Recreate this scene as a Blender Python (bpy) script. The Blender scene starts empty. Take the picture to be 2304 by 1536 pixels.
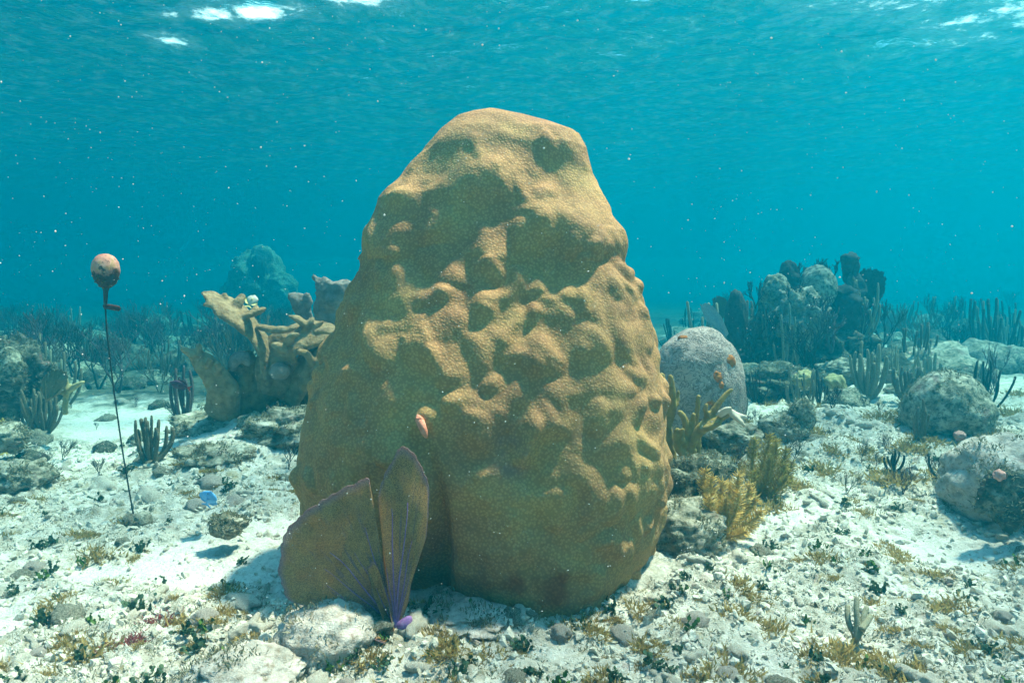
import bpy, bmesh, math, random
import numpy as np
from mathutils import Vector
R = math.radians
random.seed(7); rng = np.random.default_rng(11)
sc = bpy.context.scene
COL = sc.collection

# ------------------------------------------------------------------ camera, world, sun, exposure
CAM_H, FPX, PITCH = 1.2, 1501.0, math.atan(118/1501.0)
cam = bpy.data.cameras.new('camera'); cam.sensor_width = 36; cam.lens = 36*FPX/2304
cam.clip_start = 0.05; cam.clip_end = 400
camo = bpy.data.objects.new('camera', cam); COL.objects.link(camo)
camo.location = (0, 0, CAM_H); camo.rotation_euler = (math.pi/2-PITCH, 0, 0)
sc.camera = camo
SUN_AZ, SUN_EL = R(63), R(66)          # azimuth from +Y towards +X
HAZE_D = 0.14
w = bpy.data.worlds.new('World'); sc.world = w; w.use_nodes = True
wn = w.node_tree.nodes; bg = wn['Background']
sky = wn.new('ShaderNodeTexSky'); sky.sky_type = 'NISHITA'; sky.sun_disc = False
sky.sun_elevation = SUN_EL; sky.sun_rotation = SUN_AZ
w.node_tree.links.new(sky.outputs[0], bg.inputs[0]); bg.inputs[1].default_value = 0.12
sl = bpy.data.lights.new('sun', 'SUN'); sl.energy = 5.0; sl.angle = R(3); sl.color = (1, .56, .415)
so = bpy.data.objects.new('sun', sl); COL.objects.link(so); so.location = (8, 6, 20)
sdir = Vector((math.sin(SUN_AZ)*math.cos(SUN_EL), math.cos(SUN_AZ)*math.cos(SUN_EL), math.sin(SUN_EL)))
so.rotation_euler = sdir.to_track_quat('Z', 'Y').to_euler()
sc.view_settings.view_transform = 'Standard'; sc.view_settings.look = 'None'
sc.view_settings.gamma = 1; sc.view_settings.use_curve_mapping = False
sc.view_settings.exposure = 2.8
cy = sc.cycles
cy.max_bounces = 7; cy.diffuse_bounces = 4; cy.glossy_bounces = 2; cy.transmission_bounces = 2
cy.volume_bounces = 2; cy.transparent_max_bounces = 8
cy.use_denoising = True
cy.caustics_reflective = False; cy.caustics_refractive = False
cy.sample_clamp_indirect = 4.0

SURF_Z = 5.1

# ------------------------------------------------------------------ numpy noise
_P = np.random.default_rng(3).permutation(256).astype(np.int64); _P = np.concatenate([_P, _P, _P])
_G = np.random.default_rng(4).normal(size=(256, 3)); _G /= np.linalg.norm(_G, axis=1)[:, None]
def perlin(P):
    P = np.asarray(P, float); I = np.floor(P).astype(np.int64); f = P-I; I &= 255
    u = f*f*f*(f*(f*6-15)+10); out = 0
    for a in (0, 1):
        wa = u[:, 0] if a else 1-u[:, 0]
        for b in (0, 1):
            wb = u[:, 1] if b else 1-u[:, 1]
            for c in (0, 1):
                wc = u[:, 2] if c else 1-u[:, 2]
                h = _P[_P[_P[(I[:, 0]+a) & 255]+((I[:, 1]+b) & 255)]+((I[:, 2]+c) & 255)]
                out = out+wa*wb*wc*((f-np.array([a, b, c]))*_G[h]).sum(1)
    return out*1.5
def fbm(P, oct=4, lac=2.03, gain=.5):
    P = np.asarray(P, float); s = 0; a = 1
    for k in range(oct):
        s = s+a*perlin(P+17.3*k); P = P*lac; a *= gain
    return s
def worley(P):
    """F1 distance and cell id value"""
    P = np.asarray(P, float); I = np.floor(P).astype(np.int64); best = np.full(len(P), 9.); cid = np.zeros(len(P))
    for a in (-1, 0, 1):
        for b in (-1, 0, 1):
            for c in (-1, 0, 1):
                J = I+np.array([a, b, c])
                h = _P[_P[_P[J[:, 0] & 255]+(J[:, 1] & 255)]+(J[:, 2] & 255)]
                q = J+np.stack([_P[h], _P[h+57], _P[h+131]], 1)/256.
                d = ((P-q)**2).sum(1); m = d < best; best = np.where(m, d, best); cid = np.where(m, _P[h+33]/256., cid)
    return np.sqrt(best), cid
def sstep(a, b, x):
    t = np.clip((x-a)/(b-a), 0, 1); return t*t*(3-2*t)

# ------------------------------------------------------------------ photo -> place
_cp, _sp = math.cos(PITCH), math.sin(PITCH)
def ray(px, py):
    u = (px-1152)/FPX; v = (py-768)/FPX
    return np.array([u, _cp-v*_sp, -_sp-v*_cp])
def at(px, py, Y):
    r = ray(px, py); t = Y/r[1]; return np.array([0, 0, CAM_H])+t*r
def msz(px, Y): return px*Y/FPX

# ------------------------------------------------------------------ seafloor height
def g2(x, y, cx, cy_, s, sy=None): return np.exp(-((x-cx)**2/s**2+(y-cy_)**2/(sy or s)**2))
SANDS = [(-1.2, 2.95, .38, .32), (1.05, 3.05, .22, .22), (1.45, 3.6, .35, .3), (2.05, 3.1, .32, .3), (1.2, 2.15, .25, .16),
         (-2.1, 2.3, .25, .3), (-1.55, 5.6, .7, .9), (-3.6, 6.2, 1.0, .8), (1.7, 2.6, .3, .13), (-1.75, 2.85, .35, .15)]
def cover(x, y):
    P = np.stack([x, y, 0*x], 1)
    c = .90+.50*fbm(P*1.1+5, 3)+.35*fbm(P*4.1+9, 2)
    c = c+.25*g2(x, y, 2.2, 4.6, 1.6, 1.3)
    for a, b, s, sy in SANDS: c = c-.8*g2(x, y, a, b, s, sy)
    c = c-.25*g2(x, y, -2.9, 4.6, 1.0, .9)
    c = c-.10*sstep(.2, -2., x)*sstep(2.4, 4.5, y)
    return np.clip(c, .27, 1)
def floor_h(x, y, fine=True):
    x = np.atleast_1d(np.asarray(x, float)); y = np.atleast_1d(np.asarray(y, float))
    P = np.stack([x, y, 0*x], 1)
    c = cover(x, y)
    h = .07*fbm(P*.55, 3)*sstep(1, 3, y)
    h = h+.26*g2(x, y, -1.75, 5.15, .75, .6)+.10*g2(x, y, -1.75, 4.5, .6, .35)      # rock mound below the elkhorn coral
    h = h+.10*g2(x, y, 1.2, 4.2, .7, .7)+.20*sstep(1.2, 3.5, x)*sstep(2.6, 5.5, y)   # rubble bank on the right
    h = h+.07*g2(x, y, -.55, 2.2, .4, .2)-.02*g2(x, y, .3, 2.25, .5, .3)
    h = h-.05*(1-c)*sstep(40, 6, y)
    h = h+.10*sstep(8, 15, y)*np.maximum(0, fbm(P*.9+3, 3))
    h = h*sstep(90, 40, y)
    near = sstep(14, 5, y)
    d, cid = worley(np.stack([x*6.5, y*6.5, 0*x+.5+.4*fbm(P*3, 2)], 1)); h = h+c*.055*np.clip(.75-d, 0, 1)*(.4+cid)*near
    d, cid = worley(np.stack([x*2.6, y*2.6, 0*x+.5+.5*fbm(P*2+8, 2)], 1)); h = h+.16*np.clip(.7-d, 0, 1)*cid*sstep(.9, 1.7, x)*sstep(2.7, 3.6, y)*near
    if fine:
        d, cid = worley(np.stack([x*17, y*17, 0*x+.5], 1)); h = h+(.25+.75*c)*.026*np.clip(.8-d, 0, 1)*(.3+cid)*near
        h = h+(.35+.65*c)*.010*fbm(P*22, 3)*near+.006*fbm(P*7, 2)
        h = h+c*.012*np.abs(fbm(P*38+4, 2))*near
    return h
def fh(x, y): return float(floor_h(x, y)[0])
def ground(px, py):
    r = ray(px, py); t = 1.2
    for _ in range(400):
        p = np.array([0, 0, CAM_H])+t*r
        d = p[2]-fh(p[0], p[1])
        if d < .004: break
        t += max(.004, d*.6)
        if t > 60: break
    return p
def flat(px, py, z=0.):
    r = ray(px, py); return np.array([0, 0, CAM_H])+r*((z-CAM_H)/r[2])

# ------------------------------------------------------------------ mesh helpers
def mesh_np(name, V, Fs, smooth=True, attrs=None):
    me = bpy.data.meshes.new(name)
    V = np.asarray(V, np.float32); me.vertices.add(len(V)); me.vertices.foreach_set('co', V.ravel())
    Fs = [np.asarray(f, np.int32) for f in Fs if len(f)]
    loops = np.concatenate([f.ravel() for f in Fs]) if Fs else np.zeros(0, np.int32)
    tot = np.concatenate([np.full(len(f), f.shape[1], np.int32) for f in Fs]) if Fs else np.zeros(0, np.int32)
    st = np.concatenate([[0], np.cumsum(tot)[:-1]]).astype(np.int32)
    me.loops.add(len(loops)); me.loops.foreach_set('vertex_index', loops)
    me.polygons.add(len(tot)); me.polygons.foreach_set('loop_start', st)
    me.polygons.foreach_set('use_smooth', np.full(len(tot), smooth))
    me.update(calc_edges=True)
    for k, a in (attrs or {}).items():
        at_ = me.attributes.new(k, 'FLOAT', 'POINT'); at_.data.foreach_set('value', np.asarray(a, np.float32))
    return me
_ico = {}
def ico(sub):
    if sub not in _ico:
        bm = bmesh.new(); bmesh.ops.create_icosphere(bm, subdivisions=sub, radius=1)
        bm.verts.ensure_lookup_table()
        _ico[sub] = (np.array([v.co[:] for v in bm.verts]), np.array([[v.index for v in f.verts] for f in bm.faces])); bm.free()
    return _ico[sub]
def frames(path):
    T = np.gradient(path, axis=0); T /= np.linalg.norm(T, axis=1)[:, None]+1e-9
    return T
class MB:
    def __init__(s): s.V = []; s.F = []; s.n = 0; s.A = {}
    def add(s, V, *Fs):
        V = np.asarray(V, float)
        for f in Fs: s.F.append(np.asarray(f)+s.n)
        s.V.append(V); s.n += len(V)
    def tube(s, path, rad, k=8, up=None, flatn=1., cap=True):
        path = np.asarray(path, float); n = len(path); rad = np.broadcast_to(np.asarray(rad, float), (n,))
        fl = np.broadcast_to(np.asarray(flatn, float), (n,))
        T = frames(path); up = np.array([0., 1, 0] if up is None else up, float)
        U = np.cross(T, up); m = np.linalg.norm(U, axis=1) < 1e-3
        if m.any(): U[m] = np.cross(T[m], np.array([.3, .2, 1]))
        U /= np.linalg.norm(U, axis=1)[:, None]; W = np.cross(U, T)
        a = np.arange(k)*2*math.pi/k
        V = path[:, None]+rad[:, None, None]*(np.cos(a)[None, :, None]*U[:, None]+np.sin(a)[None, :, None]*W[:, None]*fl[:, None, None])
        V = V.reshape(-1, 3)
        i = np.arange(n-1)[:, None]*k; j = np.arange(k)[None]; j2 = (j+1) % k
        Q = np.stack([i+j, i+j2, i+k+j2, i+k+j], -1).reshape(-1, 4)
        if cap:
            V = np.concatenate([V, path[:1]-T[:1]*rad[0]*.6, path[-1:]+T[-1:]*rad[-1]*.8]); b = n*k
            jj = np.arange(k); j3 = (jj+1) % k
            s.add(V, Q, np.stack([j3, jj, jj*0+b], 1), np.stack([(n-1)*k+jj, (n-1)*k+j3, jj*0+b+1], 1))
        else: s.add(V, Q)
    def blob(s, c, r, sub=2, amp=.0, fr=1.6, seed=0, tilt=None):
        V, F = ico(sub); V = V.copy()
        if amp: V = V*(1+amp*fbm(V*fr+seed*3.7, 3))[:, None]
        V = V*np.asarray(r, float)
        if tilt is not None:
            c_, s_ = math.cos(tilt), math.sin(tilt); V = np.stack([V[:, 0]*c_-V[:, 2]*s_, V[:, 1], V[:, 0]*s_+V[:, 2]*c_], 1)
        s.add(V+np.asarray(c), F)
    def get(s): return np.concatenate(s.V), s.F
    def mesh(s, name, loc=(0, 0, 0), smooth=True, attrs=None):
        return mesh_np(name, np.concatenate(s.V)-np.asarray(loc), s.F, smooth, attrs)
def remesh(mb, voxel, disp=None, smooth=2):
    me = mb.mesh('tmp'); o = bpy.data.objects.new('tmp', me); COL.objects.link(o)
    m = o.modifiers.new('r', 'REMESH'); m.mode = 'VOXEL'; m.voxel_size = voxel
    if smooth:
        m2 = o.modifiers.new('s', 'SMOOTH'); m2.factor = .5; m2.iterations = smooth
    dg = bpy.context.evaluated_depsgraph_get(); ev = o.evaluated_get(dg); e = ev.to_mesh()
    nv = len(e.vertices); V = np.zeros(nv*3, np.float32); e.vertices.foreach_get('co', V); V = V.reshape(-1, 3).astype(float)
    N = np.zeros(nv*3, np.float32); e.vertices.foreach_get('normal', N); N = N.reshape(-1, 3)
    q = [tuple(p.vertices) for p in e.polygons]
    F4 = np.array([p for p in q if len(p) == 4]).reshape(-1, 4).astype(int); F3 = np.array([p for p in q if len(p) == 3]).reshape(-1, 3).astype(int)
    ev.to_mesh_clear(); bpy.data.objects.remove(o); bpy.data.meshes.remove(me)
    if disp is not None: V = V+N*disp(V)[:, None]
    out = MB(); out.add(V, *[f for f in (F4, F3) if len(f)]); return out

# ------------------------------------------------------------------ objects
def tag(o, label=None, cat=None, group=None, kind=None):
    if label: o['label'] = label
    if cat: o['category'] = cat
    if group: o['group'] = group
    if kind: o['kind'] = kind
    return o
def thing(name, label, cat, loc, group=None):
    o = bpy.data.objects.new(name, None); COL.objects.link(o); o.location = tuple(loc); o.empty_display_size = .05
    return tag(o, label, cat, group)
def put(name, me, m, parent=None, loc=None, rot=None, scale=None):
    o = bpy.data.objects.new(name, me); COL.objects.link(o)
    if m is not None and not me.materials: me.materials.append(m)
    if parent is not None: o.parent = parent
    if loc is not None: o.location = tuple(loc)
    if rot is not None: o.rotation_euler = rot
    if scale is not None: o.scale = (scale,)*3 if np.isscalar(scale) else tuple(scale)
    return o
def part(name, mb, m, parent, smooth=True, attrs=None, label=None):
    """mb in world coordinates; parent is an unrotated thing"""
    loc = np.array(parent.location)
    if parent.parent: loc = loc+np.array(parent.parent.location)
    o = put(name, mb.mesh(name, loc, smooth, attrs), m, parent)
    if label: o['label'] = label
    return o
def solo(name, mb, m, loc, label, cat, group=None, smooth=True, attrs=None):
    return tag(put(name, mb.mesh(name, loc, smooth, attrs), m, loc=loc), label, cat, group)

# ------------------------------------------------------------------ materials
class NT:
    def __init__(s, name):
        s.m = bpy.data.materials.new(name); s.m.use_nodes = True; s.t = s.m.node_tree; s.n = s.t.nodes
        s.b = s.n['Principled BSDF']; s.out = s.n['Material Output']; s.tc = s.n.new('ShaderNodeTexCoord').outputs['Object']
        s.b.inputs['Roughness'].default_value = .85; s.b.inputs['Specular IOR Level'].default_value = .15
    def l(s, a, b):
        if hasattr(a, 'is_linked') or hasattr(a, 'links'): s.t.links.new(a, b)
        else: b.default_value = (*a, 1) if isinstance(a, tuple) and len(a) == 3 and b.type == 'RGBA' else a
    def noise(s, scale, detail=4, rough=.6, vec=None, dist=0.):
        n = s.n.new('ShaderNodeTexNoise'); n.inputs['Scale'].default_value = scale; n.inputs['Detail'].default_value = detail
        n.inputs['Roughness'].default_value = rough; n.inputs['Distortion'].default_value = dist; s.l(vec or s.tc, n.inputs['Vector']); return n.outputs[0]
    def vor(s, scale, feature='F1', vec=None, out=0, rnd=1.):
        n = s.n.new('ShaderNodeTexVoronoi'); n.feature = feature; n.inputs['Scale'].default_value = scale
        n.inputs['Randomness'].default_value = rnd; s.l(vec or s.tc, n.inputs['Vector']); return n.outputs[out]
    def ramp(s, fac, *stops):
        n = s.n.new('ShaderNodeValToRGB'); e = n.color_ramp.elements
        while len(e) < len(stops): e.new(.5)
        for el, (p, c) in zip(e, stops):
            el.position = p; el.color = (*c, 1) if isinstance(c, tuple) else (c, c, c, 1)
        s.l(fac, n.inputs[0]); return n.outputs[0]
    def mix(s, f, a, b, mode='MIX'):
        n = s.n.new('ShaderNodeMix'); n.data_type = 'RGBA'; n.blend_type = mode
        s.l(f, n.inputs[0]); s.l(a, n.inputs[6]); s.l(b, n.inputs[7]); return n.outputs[2]
    def math(s, op, a, b=0.):
        n = s.n.new('ShaderNodeMath'); n.operation = op; s.l(a, n.inputs[0]); s.l(b, n.inputs[1]); return n.outputs[0]
    def attr(s, name):
        n = s.n.new('ShaderNodeAttribute'); n.attribute_name = name; return n.outputs['Fac']
    def rand(s): return s.n.new('ShaderNodeObjectInfo').outputs['Random']
    def sepz(s, vec=None, i=2):
        n = s.n.new('ShaderNodeSeparateXYZ'); s.l(vec or s.tc, n.inputs[0]); return n.outputs[i]
    def bump(s, h, strength=.5, dist=.01, normal=None):
        n = s.n.new('ShaderNodeBump'); n.inputs['Strength'].default_value = strength; n.inputs['Distance'].default_value = dist
        s.l(h, n.inputs['Height'])
        if normal is not None: s.l(normal, n.inputs['Normal'])
        return n.outputs[0]
    def done(s, col, normal=None, rough=None):
        s.l(col, s.b.inputs['Base Color'])
        if normal is not None: s.l(normal, s.b.inputs['Normal'])
        if rough is not None: s.b.inputs['Roughness'].default_value = rough
        return s.m

def m_rock(name, light, mid, dark, stain, sc_=1., dens=.5, pink=True):
    k = NT(name)
    c = k.ramp(k.noise(9*sc_, 6, .65), (.32, dark), (.48, mid), (.66, light))
    c = k.mix(k.ramp(k.noise(30*sc_, 5, .7), (.5-.16*dens+.05, 0.), (.74-.16*dens, 1.)), c, stain)
    if pink: c = k.mix(k.ramp(k.noise(5.3*sc_, 3, .6, dist=.6), (.60, 0.), (.68, .55)), c, (.30, .17, .16))
    c = k.mix(k.ramp(k.noise(130*sc_, 3, .6), (.32, .8), (.48, 1.)), (0.03, .03, .022), c)
    c = k.mix(.35, c, k.mix(k.rand(), (.75, .75, .7), (1.05, 1., .95)), 'MULTIPLY')
    h = k.math('ADD', k.noise(28*sc_, 6, .7), k.math('MULTIPLY', k.noise(120*sc_, 3, .6), .5))
    return k.done(c, k.bump(h, .8, .02/sc_), .95)
M = {}
def seafloor_mat():
    k = NT('seafloor'); cov = k.attr('cover')
    sand = k.ramp(k.noise(60, 5, .7), (.3, (.55, .51, .45)), (.6, (.78, .73, .66)))
    rub = k.ramp(k.noise(11, 7, .7), (.29, (.21, .19, .15)), (.43, (.47, .43, .36)), (.62, (.71, .67, .60)))
    rub = k.mix(k.ramp(k.noise(26, 5, .7, dist=.5), (.55, 0.), (.66, .85)), rub, (.16, .145, .085))
    rub = k.mix(k.ramp(k.noise(7.0, 4, .6, dist=.8), (.60, 0.), (.70, .55)), rub, (.33, .20, .18))
    rub = k.mix(k.ramp(k.noise(9.1, 4, .65, dist=.4), (.58, 0.), (.68, .6)), rub, (.33, .25, .10))
    f = k.math('ADD', cov, k.math('MULTIPLY', k.math('SUBTRACT', k.noise(16, 6, .72), .5), 2.2))
    c = k.mix(k.ramp(f, (.36, 0.), (.62, 1.)), sand, rub)
    c = k.mix(k.ramp(k.vor(70), (.12, 1.), (.24, 0.)), c, k.mix(.6, c, (.09, .085, .06)))
    rf = k.ramp(k.math('ADD', k.attr('reef'), k.math('MULTIPLY', k.math('SUBTRACT', k.noise(1.6, 6, .65), .5), 1.6)), (.35, 0.), (.6, 1.))
    c = k.mix(rf, c, k.ramp(k.noise(5, 6, .7), (.35, (.035, .04, .03)), (.6, (.15, .15, .11))))
    h = k.math('ADD', k.noise(45, 7, .75), k.math('MULTIPLY', k.noise(170, 3, .6), .4))
    return k.done(c, k.bump(h, .9, .022), .95)
def star_mat():
    k = NT('star_coral_skin')
    c = k.ramp(k.noise(3.4, 5, .6, dist=.4), (.32, (.31, .16, .08)), (.5, (.405, .235, .10)), (.68, (.46, .305, .12)))
    c = k.mix(k.attr('knob'), c, (.52, .345, .14))
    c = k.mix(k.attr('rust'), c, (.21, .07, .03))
    c = k.mix(k.attr('bare'), c, (.25, .15, .125))
    c = k.mix(k.ramp(k.noise(6.0, 4, .65, dist=.5), (.60, 0.), (.74, .4)), c, (.22, .16, .07))
    wv = k.n.new('ShaderNodeVectorMath'); wv.operation = 'ADD'
    nz = k.n.new('ShaderNodeTexNoise'); nz.inputs['Scale'].default_value = 30; k.l(k.tc, nz.inputs['Vector'])
    sc2 = k.n.new('ShaderNodeVectorMath'); sc2.operation = 'SCALE'; sc2.inputs['Scale'].default_value = .006; k.l(nz.outputs[1], sc2.inputs[0])
    k.l(k.tc, wv.inputs[0]); k.l(sc2.outputs[0], wv.inputs[1])
    v = k.vor(92, 'F1', wv.outputs[0])
    c = k.mix(k.ramp(v, (.2, 0.), (.62, 1.)), k.mix(.08, c, (.62, .42, .18)), k.mix(.34, c, (.07, .035, .02)))
    h = k.ramp(v, (.1, 1.), (.6, 0.))
    n = k.bump(h, .28, .005, k.bump(k.noise(20, 5, .6), .35, .02))
    return k.done(c, n, .8)
def brain_mat(name, a, b, scale=24):
    k = NT(name)
    nz = k.noise(scale, 2, .5, dist=1.2)
    r = k.math('ABSOLUTE', k.math('SUBTRACT', nz, .5)); rr = k.ramp(r, (.0, 0.), (.07, 1.))
    c = k.mix(rr, b, a)
    c = k.mix(k.ramp(k.noise(4, 5, .65), (.42, 0.), (.6, 1.)), k.mix(.45, c, b), c)
    c = k.mix(k.ramp(k.noise(9, 4, .6, dist=.5), (.64, 0.), (.7, .7)), c, (.16, .12, .07))
    return k.done(c, k.bump(k.math('ADD', rr, k.noise(70, 3, .6)), .6, .012), .9)
def plain(name, a, b, scale=30, bump_=.4, bd=.006, rough=.8, c3=None, thin=0.):
    k = NT(name); c = k.ramp(k.noise(scale, 5, .65), (.35, a), (.65, b))
    if c3: c = k.mix(k.ramp(k.noise(scale*.35, 4, .6, dist=.4), (.55, 0.), (.66, 1.)), c, c3)
    c = k.mix(.3, c, k.mix(k.rand(), (.7, .7, .7), (1.1, 1.1, 1.05)), 'MULTIPLY')
    k.done(c, k.bump(k.noise(scale*3, 4, .6), bump_, bd), rough)
    if thin:
        tr = k.n.new('ShaderNodeBsdfTranslucent'); k.l(c, tr.inputs[0]); m = k.n.new('ShaderNodeMixShader'); m.inputs[0].default_value = thin
        k.l(k.b.outputs[0], m.inputs[1]); k.l(tr.outputs[0], m.inputs[2]); k.l(m.outputs[0], k.out.inputs[0])
    return k.m
M['floor'] = seafloor_mat(); M['star'] = star_mat()
M['rubble'] = m_rock('rubble_stone', (.78, .73, .65), (.66, .61, .53), (.42, .38, .31), (.32, .29, .19), 1.6, .3)
M['rock'] = m_rock('reef_rock', (.60, .57, .49), (.32, .30, .235), (.09, .085, .06), (.065, .07, .038), 1.)
M['darkrock'] = m_rock('dark_reef_rock', (.34, .34, .27), (.12, .12, .09), (.035, .038, .028), (.03, .036, .022), .9, .8)
M['boulder'] = m_rock('pale_boulder', (.62, .565, .52), (.47, .42, .38), (.25, .235, .205), (.24, .18, .13), 1.3, .3)
M['brain'] = brain_mat('brain_coral', (.50, .41, .36), (.19, .15, .135), 26)
M['palebrain'] = m_rock('pale_coral', (.62, .60, .50), (.40, .39, .30), (.10, .10, .07), (.07, .075, .045), .8, .75)
M['elkhorn'] = plain('elkhorn_coral', (.21, .13, .065), (.41, .285, .16), 16, .9, .012, .9)
M['elkbase_shaded'] = plain('elkhorn_base_shaded', (.13, .09, .04), (.30, .21, .10), 14, .9, .014, .95, c3=(.09, .085, .05))  # trunk tone darkened with painted shade, plus an algae mottle
M['elkdead'] = plain('grey_elkhorn', (.15, .125, .11), (.30, .26, .23), 18, .6, .01, .9)
M['fire'] = plain('fire_coral', (.20, .145, .045), (.34, .25, .085), 25, .4, .005, .8)
M['firetip'] = plain('pale_coral_tip', (.50, .42, .33), (.66, .58, .48), 25, .4, .004, .8)
M['rod'] = plain('sea_rod', (.10, .085, .06), (.19, .165, .11), 90, .8, .004, .95)
M['rodpurple'] = plain('purple_sea_rod', (.07, .055, .06), (.14, .11, .11), 90, .8, .004, .95)
M['rodpale'] = plain('pale_sea_rod', (.20, .19, .13), (.33, .31, .22), 80, .8, .004, .95)
M['plume'] = plain('yellow_sea_plume', (.80, .58, .20), (.92, .74, .34), 40, .0, .003, .8, thin=.5)
M['plumeolive'] = plain('olive_sea_plume', (.48, .38, .09), (.62, .50, .15), 40, .0, .003, .8, thin=.5)
M['gorgdark'] = plain('dark_gorgonian', (.025, .03, .028), (.06, .06, .05), 40, .4, .004, .95)
M['fanbrown'] = plain('brown_sea_fan', (.11, .085, .04), (.18, .14, .07), 60, .5, .004, .9)
M['fanpale'] = plain('pale_sea_fan', (.30, .30, .34), (.42, .42, .46), 60, .5, .004, .9)
M['algae'] = plain('green_algae', (.04, .075, .045), (.10, .16, .085), 60, .0, .003, .7, thin=.3)
M['algaebright'] = plain('bright_algae', (.05, .11, .02), (.11, .19, .04), 60, .2, .003, .7)
M['turf'] = plain('brown_algae', (.26, .18, .06), (.48, .36, .14), 50, .0, .003, .9, thin=.4)
M['red'] = plain('red_algae', (.20, .035, .04), (.38, .10, .10), 50, .0, .003, .85, thin=.4)
M['sponge'] = plain('orange_sponge', (.40, .12, .025), (.55, .22, .06), 40, .6, .006, .9)
M['pink'] = plain('pink_sponge', (.62, .20, .13), (.75, .34, .24), 40, .5, .005, .85)
M['darksponge'] = plain('dark_sponge', (.03, .035, .035), (.075, .08, .075), 25, .7, .012, .95)
M['yellow'] = plain('yellow_coral', (.26, .22, .10), (.50, .43, .22), 25, .5, .008, .9)
M['cable'] = plain('cable', (.015, .016, .016), (.035, .034, .03), 60, .3, .002, .6)

# ------------------------------------------------------------------ seafloor sheet
def spaced(lo, hi, step, far, growth):
    a = list(np.arange(lo, hi, step)); s = step; x = hi
    while x < far: a.append(x); s *= growth; x += s
    a.append(far); return np.array(a)
xs = spaced(0, 2.6, .0125, 84, 1.035); xs = np.concatenate([-xs[:0:-1], xs])
ys = spaced(1.5, 5.0, .0125, 84, 1.022); yb = spaced(-1.5, -1.4, .05, 36, 1.25); ys = np.concatenate([-yb[::-1], ys])
X, Y = np.meshgrid(xs, ys); xv, yv = X.ravel(), Y.ravel()
hv = floor_h(xv, yv); cv = cover(xv, yv)
nx, ny = len(xs), len(ys)
ii = np.arange(ny-1)[:, None]*nx; jj = np.arange(nx-1)[None]
Q = np.stack([ii+jj, ii+jj+1, ii+nx+jj+1, ii+nx+jj], -1).reshape(-1, 4)
o = put('seafloor', mesh_np('seafloor', np.stack([xv, yv, hv], 1), [Q], True, {'cover': cv, 'reef': np.where(xv < 0, sstep(5.2, 9, yv), sstep(6.5, 11, yv))*np.where(xv < 0, .9, .45+.4*sstep(10, 20, yv))}), M['floor']); o['kind'] = 'structure'

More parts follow.
